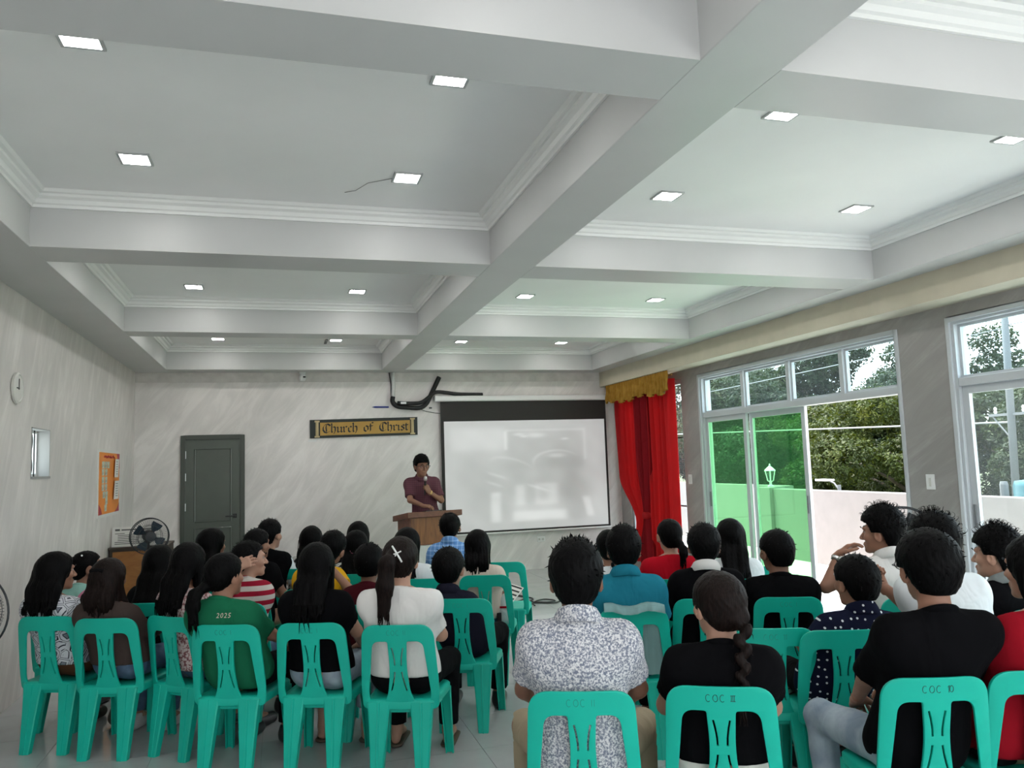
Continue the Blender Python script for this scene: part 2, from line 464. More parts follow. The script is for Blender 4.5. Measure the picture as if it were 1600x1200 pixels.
big_window(1, 5.60, 9.05, (6.39, 7.23, 8.10), [(8.08, 8.99, .045, M['green_glass'], 8.95), (7.07, 8.09, .095, M['green_glass'], 7.10)], None)
big_window(2, 1.65, 5.08, (2.52, 3.38, 4.22), [(3.36, 5.02, .045, M['clear_glass'], 4.99), (1.71, 3.40, .095, M['clear_glass'], None)], None)
big_window(3, -2.3, 1.13, (-1.45, -.6, .27), [(.27, 1.07, .045, M['clear_glass'], None), (-.55, .30, .095, M['clear_glass'], None)], None)
# window behind the curtain: frame, black grille bars, panes
w4 = empty('window_4', (0, 0, 0)); w4['kind'] = ST
f = MB().box(XR + .03, XR + .1, 9.5, 9.56, .3, 2.64).box(XR + .03, XR + .1, 11.19, 11.25, .3, 2.64).box(XR + .03, XR + .1, 9.56, 11.19, 2.58, 2.64).box(XR + .03, XR + .1, 9.56, 11.19, .3, .36).box(XR + .03, XR + .1, 10.34, 10.40, .36, 2.58)
f.build('frame', M['alum'], w4, bevel=.003)
for a, b_ in ((9.56, 10.34), (10.40, 11.19)):
    MB().box(XR + .06, XR + .066, a, b_, .36, 2.58).build('pane', M['clear_glass'], w4)
g = MB()
for z in (.95, 1.85): g.box(XR - .02, XR - .005, 9.5, 11.25, z, z + .018)
for y in (9.75, 10.2, 10.6, 11.0): g.box(XR - .02, XR - .005, y, y + .018, .3, 2.6)
for cy in (9.97, 10.4, 10.8):
    g.tube([(XR - .012, cy + .13 * math.cos(t * .35), 1.4 + .3 * math.sin(t * .35)) for t in range(18)], .009, 6, closed=True)
g.build('grille', M['black'], w4)
# small window in the left wall
M['reveal'] = plain('grey reveal paint', (.34, .34, .33), .5)
w5 = empty('window_5', (0, 0, 0)); w5['kind'] = ST
f = MB(); x0 = XL - .13
f.box(x0, x0 + .04, HY0, HY0 + .035, HZ0, HZ1).box(x0, x0 + .04, HY1 - .035, HY1, HZ0, HZ1).box(x0, x0 + .04, HY0 + .035, HY1 - .035, HZ0, HZ0 + .03).box(x0, x0 + .04, HY0 + .035, HY1 - .035, HZ1 - .03, HZ1)
f.build('frame', M['white'], w5, bevel=.003)
rv = MB().box(XL - .155, XL + .004, HY1 - .012, HY1, HZ0, HZ1).box(XL - .155, XL + .004, HY0, HY0 + .012, HZ0, HZ1).box(XL - .155, XL + .012, HY0, HY1, HZ0 - .012, HZ0 + .006).box(XL - .155, XL + .004, HY0, HY1, HZ1 - .008, HZ1)
rv.build('reveal', M['reveal'], w5)
MB().box(x0 + .01, x0 + .015, HY0 + .035, HY1 - .035, HZ0 + .03, HZ1 - .03).build('pane', M['clear_glass'], w5)
g = MB(); gx = x0 + .055
for yy in (7.13, 7.24, 7.35):
    g.cyl((gx, yy, HZ0), (gx, yy, HZ1), .006, 6)
for zz in (1.70, 1.90):
    g.tube([(gx, 7.24 + .055 * math.cos(t * .393), zz + .07 * math.sin(t * .393)) for t in range(16)], .006, 6, closed=True)
g.build('grille', M['black'], w5)

# ------------------------------------------------------------------ door in the back wall
M['door_bead'] = plain('semi gloss door paint', (.10, .115, .10), .22)
dr = empty('door_1', (0, 0, 0)); dr['kind'] = ST
DX0, DX1, DZ = -1.265, -.445, 2.11
f = MB().box(DX0, DX0 + .06, YB - .04, YB, 0, DZ).box(DX1 - .06, DX1, YB - .04, YB, 0, DZ).box(DX0 + .06, DX1 - .06, YB - .04, YB, DZ - .06, DZ)
f.build('frame', M['door_edge'], dr, bevel=.006)
leaf = MB(); a0, a1, yy = DX0 + .06, DX1 - .06, YB - .022
leaf.box(a0, a1, yy + .014, YB, .01, DZ - .06)
leaf.box(a0, a0 + .12, yy, yy + .014, .01, DZ - .06).box(a1 - .12, a1, yy, yy + .014, .01, DZ - .06)
for z0, z1 in ((.01, .22), (.86, .95), (1.92, DZ - .06)): leaf.box(a0 + .12, a1 - .12, yy, yy + .014, z0, z1)
lf = leaf.build('leaf', M['door'], dr)
for z0, z1 in ((.22, .86), (.95, 1.92)):
    MB().loft([[(x, y, z) for x, z in ((a0 + .12 + i, z0 + i), (a1 - .12 - i, z0 + i), (a1 - .12 - i, z1 - i), (a0 + .12 + i, z1 - i))] for i, y in ((0, yy + .001), (.022, yy + .0135), (.048, yy + .0135), (.075, yy + .003))], True, True).build('panel', M['door'], lf)
for z0, z1 in ((.22, .86), (.95, 1.92)):
    MB().tube([(x, yy - .001, z) for x, z in ((a0 + .12, z0), (a1 - .12, z0), (a1 - .12, z1), (a0 + .12, z1), (a0 + .12, z0))], .011, 8).build('bead', M['door_bead'], lf)
h = MB().box(-.60, -.545, YB - .032, YB - .02, .98, 1.04).cyl((-.572, YB - .03, 1.01), (-.572, YB - .075, 1.01), .010, 10).box(-.69, -.56, YB - .082, YB - .066, 1.0, 1.02)
h.build('handle', M['black'], dr, bevel=.002)
for z in (.45, 1.15, 1.55, 1.85):
    MB().cyl((a0 + .004, YB - .03, z - .05), (a0 + .004, YB - .03, z + .05), .007, 8).build('hinge', M['metal'], dr)

# ------------------------------------------------------------------ recessed square lights
M['led'] = plain('led diffuser', (.9, .9, .9), 0.4, emit=(1.0, 0.985, 0.96), estr=LED)
M['led_frame'] = plain('light frame', (.45, .46, .46), 0.4)
lf_me = MB()
lf_me.box(-.082, -.068, -.082, .082, -.010, 0).box(.068, .082, -.082, .082, -.010, 0).box(-.068, .068, -.082, -.068, -.010, 0).box(-.068, .068, .068, .082, -.010, 0)
lf_me = lf_me.mesh('light_frame'); lf_me.materials.append(M['led_frame'])
ld_me = MB().box(-.068, .068, -.068, .068, -.009, -.001).mesh('diffuser'); ld_me.materials.append(M['led'])
for ix, xc in enumerate((0, 3.17)):
    for iy, (y0, y1) in enumerate(bays_y):
        for jx in (-.735, .735):
            for jy in (0, 1):
                yy = (y0 + y1) / 2 + (-.63 if jy == 0 else .63) - .02
                if iy >= 3: yy = y0 + .55 if jy == 0 else y1 - .56
                o = empty('ceiling_light', (xc + jx, yy, ZC), 0,
                          'square downlight toward the %s and %s the screen, %s bay from screen' % ('door' if jx < 0 else 'windows', 'away from' if jy == 0 else 'toward', ('fifth', 'fourth', 'third', 'second', 'first')[iy] + (' wall-side' if ix == 0 else ' window-side')),
                          'ceiling light', 'square downlights in the coffered ceiling')
                link('frame', lf_me, None, o); link('diffuser', ld_me, None, o)

# loose wire and a hairline crack by the second left light
tag(MB().tube([(.66, 4.56, 3.297), (.52, 4.66, 3.294), (.46, 4.80, 3.292), (.40, 4.86, 3.297)], .0022, 5).build('loose_wire', M['grout']), 'thin loose wire running across the ceiling from a downlight to the bare panel', 'wire')
tag(MB().box(.60, .63, 10.62, 10.95, 3.285, 3.30).build('wire_stub', M['black']), 'short black wire end on the ceiling by the front wall', 'wire')

# ------------------------------------------------------------------ outdoors: terrace, parapet, trees, pole
M['parapet'] = plain('white parapet paint', (0.205, 0.187, 0.187), 0.7, var=0.04)
M['terrace'] = plain('terrace tile', (0.70, 0.66, 0.62), 0.5, var=0.08)
M['ground'] = plain('grassy earth', (0.06, 0.075, 0.03), 0.9, var=0.4, vscale=1.5)
MB().box(XR + .15, 8.3, -8, 16.2, -.14, -.02).build('terrace_floor', M['terrace'], kind=ST)
MB().box(7.60, 7.76, -8, 11.18, -.02, 1.05).build('wall_parapet', M['parapet'], kind=ST, bevel=.008)
MB().box(7.54, 7.84, 11.18, 11.5, -.02, 1.07).build('pillar', M['parapet'], kind=ST, bevel=.01)
MB().box(8.06, 8.22, 11.5, 16.2, -.02, 1.07).box(7.84, 8.06, 11.5, 11.66, -.02, 1.07).build('wall_parapet', M['parapet'], kind=ST)
MB().box(XR + .15, 8.06, 16.05, 16.2, -.02, 1.07).build('wall_parapet', M['parapet'], kind=ST)
MB().box(8.3, 140, -60, 140, -1.0, -.9).build('ground', M['ground'], kind=ST)
MB().box(XR + .15, 8.3, -8, 16.2, -.9, -.14).build('terrace_base', M['terrace'], kind=ST)

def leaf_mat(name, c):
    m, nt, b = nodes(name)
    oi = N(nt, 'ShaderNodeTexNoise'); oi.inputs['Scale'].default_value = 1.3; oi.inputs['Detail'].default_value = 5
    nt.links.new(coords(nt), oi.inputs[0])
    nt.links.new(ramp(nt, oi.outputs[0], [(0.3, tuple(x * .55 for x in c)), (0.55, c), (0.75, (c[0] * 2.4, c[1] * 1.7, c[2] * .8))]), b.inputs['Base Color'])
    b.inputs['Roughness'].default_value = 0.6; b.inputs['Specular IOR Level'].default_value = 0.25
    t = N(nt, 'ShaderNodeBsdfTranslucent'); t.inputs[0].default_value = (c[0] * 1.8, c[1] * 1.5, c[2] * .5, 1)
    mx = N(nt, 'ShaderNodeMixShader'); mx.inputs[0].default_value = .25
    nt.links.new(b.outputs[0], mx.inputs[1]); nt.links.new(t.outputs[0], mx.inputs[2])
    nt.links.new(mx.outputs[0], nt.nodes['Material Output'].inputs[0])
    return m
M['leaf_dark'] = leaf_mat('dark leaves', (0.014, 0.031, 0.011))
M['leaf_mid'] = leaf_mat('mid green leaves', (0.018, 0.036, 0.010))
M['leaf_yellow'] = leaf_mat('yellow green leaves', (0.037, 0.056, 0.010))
M['bark'] = plain('bark', (0.10, 0.08, 0.06), 0.9, var=.3, vscale=12)

def foliage_mesh(name, seed, blobs, n, size):
    rg = np.random.default_rng(seed)
    w = np.array([b[1][0] * b[1][1] for b in blobs]); w = w / w.sum()
    which = rg.choice(len(blobs), n, p=w)
    c = np.array([b[0] for b in blobs])[which]; r = np.array([b[1] for b in blobs])[which]
    d = rg.normal(size=(n, 3)); d /= np.linalg.norm(d, axis=1)[:, None]
    rad = rg.uniform(.55, 1.05, n) ** .6
    # sub-clumps: leaves gather into sprays
    cl = rg.normal(size=(110, 3)); cl /= np.linalg.norm(cl, axis=1)[:, None]
    near = cl[np.argmax(d @ cl.T, axis=1)]
    d = d * .42 + near * .58; d /= np.linalg.norm(d, axis=1)[:, None]
    p = c + d * r * rad[:, None] + rg.normal(size=(n, 3)) * .05
    nrm = d + rg.normal(size=(n, 3)) * .7 + np.array([0, 0, .5]); nrm /= np.linalg.norm(nrm, axis=1)[:, None]
    a = rg.normal(size=(n, 3)); u = np.cross(nrm, a); u /= np.linalg.norm(u, axis=1)[:, None]; v = np.cross(nrm, u)
    s = (size * rg.uniform(.6, 1.3, n))[:, None]
    q = np.stack([p - u * s, p + v * s * .45, p + u * s, p - v * s * .45], 1).reshape(-1, 3)
    return np_mesh(name, q, np.arange(4 * n).reshape(-1, 4), False)

def trunk_mesh(seed, h, r):
    rg = random.Random(seed); mb = MB()
    pts = [(0, 0, 0), (.08, .05, h * .3), (-.05, .1, h * .6), (.1, 0, h * .85)]
    mb.tube(pts, [r, r * .8, r * .6, r * .3], 8)
    for k in range(6):
        a = k * 1.05 + rg.random(); z = h * (.35 + .07 * k)
        mb.tube([(0, .05, z), (math.cos(a) * .7, math.sin(a) * .7, z + .5), (math.cos(a) * 1.5, math.sin(a) * 1.5, z + .9)], [r * .45, r * .3, r * .1], 6)
    return mb.mesh('trunk', True)

def blobset(seed, h, spread):
    rg = random.Random(seed); out = []
    for k in range(11):
        a = rg.random() * 6.28; rr = spread * rg.random() ** .5
        z = h * (.22 + .68 * rg.random())
        sz = spread * (.42 + .2 * rg.random()) * (1.1 - .4 * z / h)
        out.append(((math.cos(a) * rr, math.sin(a) * rr, z), (sz, sz, sz * .7)))
    return out

fol = []
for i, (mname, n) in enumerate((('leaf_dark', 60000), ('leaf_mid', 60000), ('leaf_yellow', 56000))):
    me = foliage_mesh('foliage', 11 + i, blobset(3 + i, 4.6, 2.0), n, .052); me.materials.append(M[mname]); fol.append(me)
thin = foliage_mesh('foliage', 44, [((.2, 0, 3.9), (.9, .9, .35)), ((-.7, .2, 3.3), (.6, .6, .25)), ((.7, -.3, 2.9), (.7, .7, .25)), ((-.2, .1, 4.5), (.55, .55, .3)), ((.1, .5, 2.5), (.6, .6, .2))], 9000, .05)
thin.materials.append(M['leaf_mid'])
trk = [trunk_mesh(i, 4.0, .16) for i in range(2)]
for t_ in trk: t_.materials.append(M['bark'])

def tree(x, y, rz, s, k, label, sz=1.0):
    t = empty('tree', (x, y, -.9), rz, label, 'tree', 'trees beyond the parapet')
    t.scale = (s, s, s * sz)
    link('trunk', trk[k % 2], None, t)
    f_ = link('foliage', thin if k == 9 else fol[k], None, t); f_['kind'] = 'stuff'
tree(15.5, 12.6, .3, .98, 1, 'broad mid green tree seen through the nearer window beside the utility pole')
tree(13.2, 9.6, 2.2, .80, 1, 'mid green tree at the frame edge behind the teal tank')
tree(14.2, 15.3, 1.1, .86, 2, 'yellow green sunlit tree at the pillar end of the open doorway')
tree(16.2, 17.6, 2.0, .97, 0, 'dark tree filling the middle of the open doorway')
tree(14.5, 19.0, 4.4, .86, 2, 'yellow green tree just beyond the white door post')
tree(15.0, 21.0, .9, 1.05, 0, 'dark tree behind the lantern through the green glass')
tree(17.5, 23.4, 3.3, 1.42, 0, 'tall dark tree showing in the second and third transom panes')
tree(15.5, 25.5, 5.1, 1.22, 1, 'mid green tree behind the green door panel farther from the camera')
tree(17.5, 30.0, 1.9, 1.62, 0, 'large dark tree filling the first transom pane')
tree(15.5, 32.5, 2.6, 1.05, 0, 'far dark tree beside the curtain edge')
tree(17.6, 19.0, 1.2, 1.05, 9, 'slender open-branched tree against the sky in the third transom pane', 1.12)
tree(17.5, 15.6, 0.4, 1.05, 9, 'slender open-branched tree against the sky in the last transom pane', 1.10)
tree(19.0, 14.2, 2.8, 1.05, 0, 'dark tree far behind the pillar between the windows')

# utility pole with cross-arm and cables
po = empty('utility_pole', (11.0, 9.72, -.9), 0, 'grey utility pole standing before the trees in the nearer window', 'pole')
M['concrete'] = plain('pole concrete', (.15, .155, .16), .7)
MB().tube([(0, .12, 0), (0, -.12, 7.5)], [.06, .05], 12).build('shaft', M['concrete'], po, smooth=True)
MB().box(-.02, .02, -.6, .42, 2.98, 3.02).build('cross_arm', M['concrete'], po)
MB().tube([(0, .0, 2.55), (0, .36, 2.98)], .012, 6).build('brace', M['concrete'], po)
for q in (-.5, -.2, .3):
    MB().lathe([(.015, 3.02), (.028, 3.05), (.016, 3.07), (.026, 3.10), (.01, 3.13)], 8, (0, q, 0)).build('insulator', M['offwhite'], po)
M['cable'] = plain('grey cable', (.22, .225, .23), .6)
def wire(p, q, r, sag, label):
    pts = [tuple(Vector(p).lerp(Vector(q), t / 16) - Vector((0, 0, sag * 4 * (t / 16) * (1 - t / 16)))) for t in range(17)]
    tag(MB().tube(pts, r, 6).build('overhead_cable', M['cable'], smooth=True), label, 'cable')
wire((11.9, 2, 1.78), (11.9, 34, 2.62), .020, .0, 'thick pale overhead cable crossing the trees in the open doorway')
wire((11.0, 9.70, 3.50), (11.3, -6, 3.9), .009, .12, 'thin overhead cable at the top of the nearer window')
wire((11.0, 9.72, 3.46), (13.5, 40, 3.7), .009, .12, 'thin overhead cable crossing the sky in the transom panes')

# garden lantern on the parapet pillar
ln = empty('garden_lantern', (7.68, 11.34, 1.07), 0, 'small white garden lantern standing on the parapet pillar, seen through green glass', 'lantern')
MB().lathe([(.05, 0), (.05, .02), (.02, .04), (.02, .08), (.05, .10)], 12).build('base', M['white'], ln)
g = MB()
for a in range(6):
    c_, s_ = math.cos(a * 1.047), math.sin(a * 1.047); g.tube([(.05 * c_, .05 * s_, .10), (.085 * c_, .085 * s_, .26)], .006, 5)
g.build('cage', M['white'], ln)
MB().lathe([(.045, .105), (.076, .255), (.0, .256)], 6).build('shade', M['clear_glass'], ln)
MB().lathe([(.10, .26), (.09, .28), (.03, .33), (.012, .345), (.018, .36), (.0, .38)], 6).build('roof', M['white'], ln)
# street light on an arm
sl = empty('street_light', (9.0, 11.35, -.9), 0, 'small street light on a curved arm showing just above the parapet', 'street light')
MB().cyl((0, 0, 0), (0, 0, 1.95), .03, 10).build('pole', M['concrete'], sl)
MB().tube([(0, 0, 1.86), (0, .12, 1.98), (0, .26, 2.02)], .014, 8).build('arm', M['concrete'], sl)
MB().box(-.08, .08, .2, .52, 2.01, 2.045).build('lamp_head', M['white'], sl, bevel=.01)
# teal drum and a post
M['tank'] = plain('blue teal tank', (.008, .090, .115), .4)
tk = empty('water_tank', (9.6, 8.02, -.9), 0, 'teal blue water tank behind the parapet at the picture edge', 'tank')
MB().lathe([(.40, 0), (.42, .03), (.42, .6), (.44, .62), (.44, .68), (.42, .7), (.42, 1.98), (.40, 2.04), (.1, 2.08), (0, 2.08)], 28).build('drum', M['tank'], tk, smooth=True, auto=None)
MB().lathe([(.14, 2.05), (.14, 2.10), (0, 2.11)], 20).build('lid', M['tank'], tk)
tag(MB().lathe([(.055, 0), (.055, 1.98), (.045, 2.02), (0, 2.02)], 10, (9.6, 8.72, -.9)).build('fence_post', M['concrete']), 'short grey concrete post behind the parapet, beside the teal tank', 'post')

# ------------------------------------------------------------------ stacking chairs
def back_xyz(u, v, w):
    """backrest sheet: u across, v up from seat level, w thickness (w<0 is the rear face)"""
    return (u, -.178 - v * .150 + .02 * (u / .19) ** 2 - .012 + w, .40 + v)

def round_poly(pts, rads, n=6):
    out = []; m = len(pts)
    for i, (p, r) in enumerate(zip(pts, rads)):
        p = Vector(p); a = Vector(pts[i - 1]); b = Vector(pts[(i + 1) % m])
        d1 = (a - p); d2 = (b - p); r = min(r, d1.length * .49, d2.length * .49)
        s = p + d1.normalized() * r; e = p + d2.normalized() * r
        for k in range(n + 1):
            t = k / n
            out.append(s * (1 - t) ** 2 + p * 2 * t * (1 - t) + e * t * t)
    return out

def curve_sheet(loops, ext, bev, nx, nz):
    cu = bpy.data.curves.new('c', 'CURVE'); cu.dimensions = '2D'; cu.fill_mode = 'BOTH'
    cu.extrude = ext; cu.bevel_depth = bev; cu.bevel_resolution = 1
    for lp in loops:
        sp = cu.splines.new('POLY'); sp.points.add(len(lp) - 1); sp.use_cyclic_u = True
        for q, p in zip(sp.points, lp): q.co = (p[0], p[1], 0, 1)
    o = bpy.data.objects.new('c', cu); COL.objects.link(o)
    dg = bpy.context.evaluated_depsgraph_get()
    me = bpy.data.meshes.new_from_object(o.evaluated_get(dg))
    bpy.data.objects.remove(o); bpy.data.curves.remove(cu)
    bm = bmesh.new(); bm.from_mesh(me)
    bmesh.ops.remove_doubles(bm, verts=bm.verts, dist=1e-6)
    for i in range(1, nx):
        bmesh.ops.bisect_plane(bm, geom=bm.verts[:] + bm.edges[:] + bm.faces[:], plane_co=(-.2 + .4 * i / nx, 0, 0), plane_no=(1, 0, 0))
    for i in range(1, nz):
        bmesh.ops.bisect_plane(bm, geom=bm.verts[:] + bm.edges[:] + bm.faces[:], plane_co=(0, -.05 + .45 * i / nz, 0), plane_no=(0, 1, 0))
    bm.to_mesh(me); bm.free()
    return me

outer = round_poly([(-.198, -.05), (.198, -.05), (.203, .06), (.185, .385), (-.185, .385), (-.203, .06)], [.03, .03, .1, .075, .075, .1], 8)
def hole(s):
    p = [(s * .048, .305), (s * .136, .305), (s * .168, .02), (s * .150, -.028), (s * .085, -.028), (s * .056, .03), (s * .040, .16)]
    return round_poly(p, [.014, .045, .05, .04, .04, .06, .12], 7)
def slot(pts, w=.0062):
    L = [Vector(p) for p in pts]; a = []; b = []
    for i, p in enumerate(L):
        t = (L[min(i + 1, len(L) - 1)] - L[max(i - 1, 0)]).normalized(); n_ = Vector((-t.y, t.x)) * w
        a.append(p + n_); b.append(p - n_)
    return a + b[::-1]
loops = [outer, hole(1), hole(-1)]
for s in (1, -1):
    loops.append(slot([(s * .030, .272), (s * .023, .24), (s * .018, .205), (s * .017, .175)]))
    loops.append(slot([(s * .018, .148), (s * .022, .118), (s * .030, .083), (s * .041, .045)]))
back_me = curve_sheet(loops, .004, .003, 10, 6)
for v in back_me.vertices:
    v.co = back_xyz(v.co.x, v.co.y, v.co.z)
back_me.update()
back_me.materials.clear(); back_me.materials.append(M['teal'])
back_me.polygons.foreach_set('use_smooth', [True] * len(back_me.polygons)); back_me.set_sharp_from_angle(angle=R(40))
back_me.name = 'backrest'

def seat_mesh():
    mb = MB()
    def ring(ins, z, dip=0):
        base = round_poly([(-.185 + ins, -.195 + ins), (.185 - ins, -.195 + ins), (.20 - ins, .21 - ins), (-.20 + ins, .21 - ins)], [.05, .05, .055, .055], 6)
        return [(p.x, p.y, z - dip * 0) for p in base]
    mb.loft([ring(.012, .352), ring(0, .355), ring(0, .388), ring(.008, .398), ring(.03, .400), ring(.07, .396), ring(.13, .394)], True, True)
    return mb.mesh('seat', True)
seat_me = seat_mesh(); seat_me.materials.append(M['teal'])
seat_me.set_sharp_from_angle(angle=R(50))

def leg_mesh(name, top, bot, wt, wb, d, face):
    """channel-section leg: flat outer face with a raised centre rib and two returns; face = +1 front, -1 rear"""
    mb = MB(); rings = []
    for t in (0, .12, .5, 1):
        c = Vector(top).lerp(Vector(bot), t); w = wt + (wb - wt) * (t ** .75); dd = d * (1 - .35 * t)
        k = face
        prof = [(-w, -k * dd), (-w, 0), (-w * .85, k * .005), (-.006, k * .006), (-.004, k * .010), (.004, k * .010), (.006, k * .006), (w * .85, k * .005), (w, 0), (w, -k * dd), (w - .006, -k * dd), (w - .006, -k * .004), (-w + .006, -k * .004), (-w + .006, -k * dd)]
        if k < 0: prof = prof
        rings.append([(c.x + a, c.y + b_, c.z) for a, b_ in prof])
    mb.loft(rings)
    me = mb.mesh(name, False); me.materials.append(M['teal'])
    bm = bmesh.new(); bm.from_mesh(me); bmesh.ops.recalc_face_normals(bm, faces=bm.faces); bm.to_mesh(me); bm.free()
    return me
legs_me = [leg_mesh('leg', (s * .112, -.190, .385), (s * .118, -.245, 0), .062, .030, .045, -1) for s in (-1, 1)] + \
          [leg_mesh('leg', (s * .168, .195, .365), (s * .182, .215, 0), .030, .022, .04, 1) for s in (-1, 1)]
brace_me = [MB().box(-.15, .15, y_, y_ + .015, .330, .356).mesh('brace') for y_ in (-.17, .155)]
for b_ in brace_me: b_.materials.append(M['teal'])

def strokes(pls, ox, oz, sc, r):
    mb = MB()
    for pl in pls:
        pts = [back_xyz(ox + x * sc, oz + z * sc, -.0078) for x, z in pl]
        mb.tube(pts, r, 5)
    return mb
def arcp(cx, cy, rx, ry, a0, a1, n=9):
    return [(cx + rx * math.cos(R(a0 + (a1 - a0) * i / n)), cy + ry * math.sin(R(a0 + (a1 - a0) * i / n))) for i in range(n + 1)]
GL = {'C': [arcp(.35, .5, .32, .5, 50, 310)], 'O': [arcp(.36, .5, .33, .48, 80, 440, 14)], '0': [arcp(.3, .5, .25, .45, 80, 440, 14)], '1': [[(.1, .75), (.3, 1), (.28, 0)]], 'I': [[(.1, .95), (.12, .05)]], '-': [[(0, .97), (.8, 1.0)]], '_': [[(0, .03), (.8, 0)]]}
def handwriting(txt, sc):
    out = []; x = 0
    for ch in txt:
        if ch == ' ': x += .5; continue
        for pl in GL[ch]: out.append([(x + a * 1.0, b_) for a, b_ in pl])
        x += .95 if ch in 'CO' else .35
    w = x * sc
    return out, w
mark_cache = {}
def mark_mesh(txt, sc, faint):
    k = (txt, sc, faint)
    if k not in mark_cache:
        if txt == 'COC III':
            pls, w = handwriting('COC ', sc); x0 = 3.35
            for i in range(3): pls.append([(x0 + .08 + i * .2, .85), (x0 + .08 + i * .2, .15)])
            pls += [[(x0 - .05, .88), (x0 + .62, .90)], [(x0 - .05, .12), (x0 + .62, .10)]]; w = (x0 + .6) * sc
        else:
            pls, w = handwriting(txt, sc)
        # written on the rear face, so mirrored in u when looking from the front
        mb = MB()
        for pl in pls:
            mb.tube([back_xyz(-w / 2 + x * sc, .335 + z * sc, -.0074) for x, z in pl], .0011 if not faint else .0010, 5)
        me = mb.mesh('marking'); me.materials.append(M['ink_faint'] if faint else M['ink'])
        mark_cache[k] = me
    return mark_cache[k]

chair_proto = None
def chair(x, y, deg, label, mark=None, faint=True, sc=.026):
    global chair_proto
    if chair_proto is None:
        t = empty('chair', (0, 0, 0)); chair_proto = t
        link('backrest', back_me, None, t); link('seat', seat_me, None, t); [link('brace', b_, None, t) for b_ in brace_me]
        for lm in legs_me: link('leg', lm, None, t)
    else:
        t = chair_proto.copy(); COL.objects.link(t)
        for ch in chair_proto.children:
            if ch.name.split('.')[0] == 'marking': continue
            c = ch.copy(); COL.objects.link(c); c.parent = t
    t.location = (x, y, 0); t.rotation_euler = (0, 0, R(deg))
    tag(t, label, 'chair', 'teal plastic stacking chairs of the audience')
    if mark: link('marking', mark_mesh(mark, sc, faint), None, t)
    return t

# ------------------------------------------------------------------ front wall: screen, sign, cables, camera
M['screen_black'] = plain('screen black border', (.022, .020, .018), .7)
def screen_image(nx=150, nz=110):
    """faded projected picture on the screen, written per corner as a flat picture"""
    X, Z = np.meshgrid(np.linspace(0, 1, nx), np.linspace(0, 1, nz))
    v = np.full(X.shape, .52)
    def blur(d, s): return 1 / (1 + np.exp(np.clip(d / s, -40, 40)))
    def rect(x0, x1, z0, z1, s=.008):
        return blur(x0 - X, s) * blur(X - x1, s) * blur(z0 - Z, s) * blur(Z - z1, s)
    def ell(cx, cz, rx, rz, s=.05, a=0):
        c, q = math.cos(a), math.sin(a); u = ((X - cx) * c + (Z - cz) * q) / rx; w = (-(X - cx) * q + (Z - cz) * c) / rz
        return blur(np.sqrt(u * u + w * w) - 1, s)
    frame = rect(.03, .97, .07, .95)
    v += .07 * rect(.03, .37, .73, .93, .012)                       # bright window block top left
    v -= .05 * rect(.37, .85, .55, .93, .015)                       # darker window
    v += .16 * rect(.36, .375, .73, .90, .004) + .10 * rect(.86, .872, .62, .92, .004) + .12 * rect(.37, .86, .90, .915, .004)
    for cx, cz, r in ((.45, .87, .03), (.56, .86, .05), (.74, .82, .02), (.48, .85, .02)): v += .17 * ell(cx, cz, r, r * .4, .3)
    v -= .055 * ell(.22, .38, .12, .32, .2, .25)                    # left figure
    v -= .05 * ell(.46, .42, .10, .22, .2, .5)
    v -= .06 * ell(.72, .48, .17, .24, .15)                         # right figure
    v -= .06 * ell(.80, .24, .08, .28, .2, .12)
    v += .10 * (ell(.68, .61, .15, .11, .03) - ell(.69, .595, .15, .11, .03)).clip(0)
    v += .12 * ell(.68, .665, .045, .018, .3)
    v += .08 * (ell(.40, .59, .14, .06, .06, -.45) - ell(.405, .57, .14, .06, .06, -.45)).clip(0)
    for a0, a1, z in ((.26, .36, .52), (.25, .33, .44), (.50, .62, .40)):
        v += .10 * np.exp(-((Z - z + .5 * (X - a0)) / .013) ** 2) * blur(a0 - X, .01) * blur(X - a1, .01)
    v += .17 * rect(.27, .325, .06, .34, .006) - .08 * rect(.28, .31, .26, .30, .01)
    v += .15 * rect(.40, .73, .06, .16, .008) + .07 * rect(.42, .70, .16, .24, .02)
    v += .11 * rect(.54, .68, .22, .41, .008) - .09 * rect(.57, .62, .25, .38, .012)
    v += .12 * rect(.42, .475, .22, .40, .008)
    v += .15 * blur(np.abs(X - (.89 - .16 * (Z - .08)) ) - .022, .005) * rect(.8, .97, .09, .27)
    v = v * frame + .50 * (1 - frame)
    v += .012 * np.sin(X * 37 + Z * 9) * np.sin(Z * 23)
    return X, Z, v
X_, Z_, V_ = screen_image()
sx0, sx1, sz0, sz1, sy = 2.335, 4.875, .615, 2.235, YB - .085
scr = empty('projector_screen', (3.6, YB - .06, 0), 0, 'pull-down projector screen with black border showing a washed-out picture', 'screen')
L0 = Vector((3.6, YB - .06, 0))
def sbox(n, m, x0, x1, y0, y1, z0, z1, bevel=0):
    return MB().box(x0 - L0.x, x1 - L0.x, y0 - L0.y, y1 - L0.y, z0 - L0.z, z1 - L0.z).build(n, m, scr, bevel=bevel)
fab = sbox('fabric', M['screen_black'], 2.29, 4.91, sy + .004, sy + .010, .585, 2.53)
sbox('case', M['white'], 2.20, 4.99, YB - .12, YB - .02, 2.53, 2.615, .02)
MB().cyl((2.28 - L0.x, sy + .006 - L0.y, .575), (4.92 - L0.x, sy + .006 - L0.y, .575), .014, 10).build('weight_bar', M['white'], scr)
nz_, nx_ = V_.shape
vv = np.stack([sx0 + X_ * (sx1 - sx0) - L0.x, np.full(X_.shape, sy - L0.y), sz0 + Z_ * (sz1 - sz0)], -1).reshape(-1, 3)
idx = np.arange(nz_ * nx_).reshape(nz_, nx_)
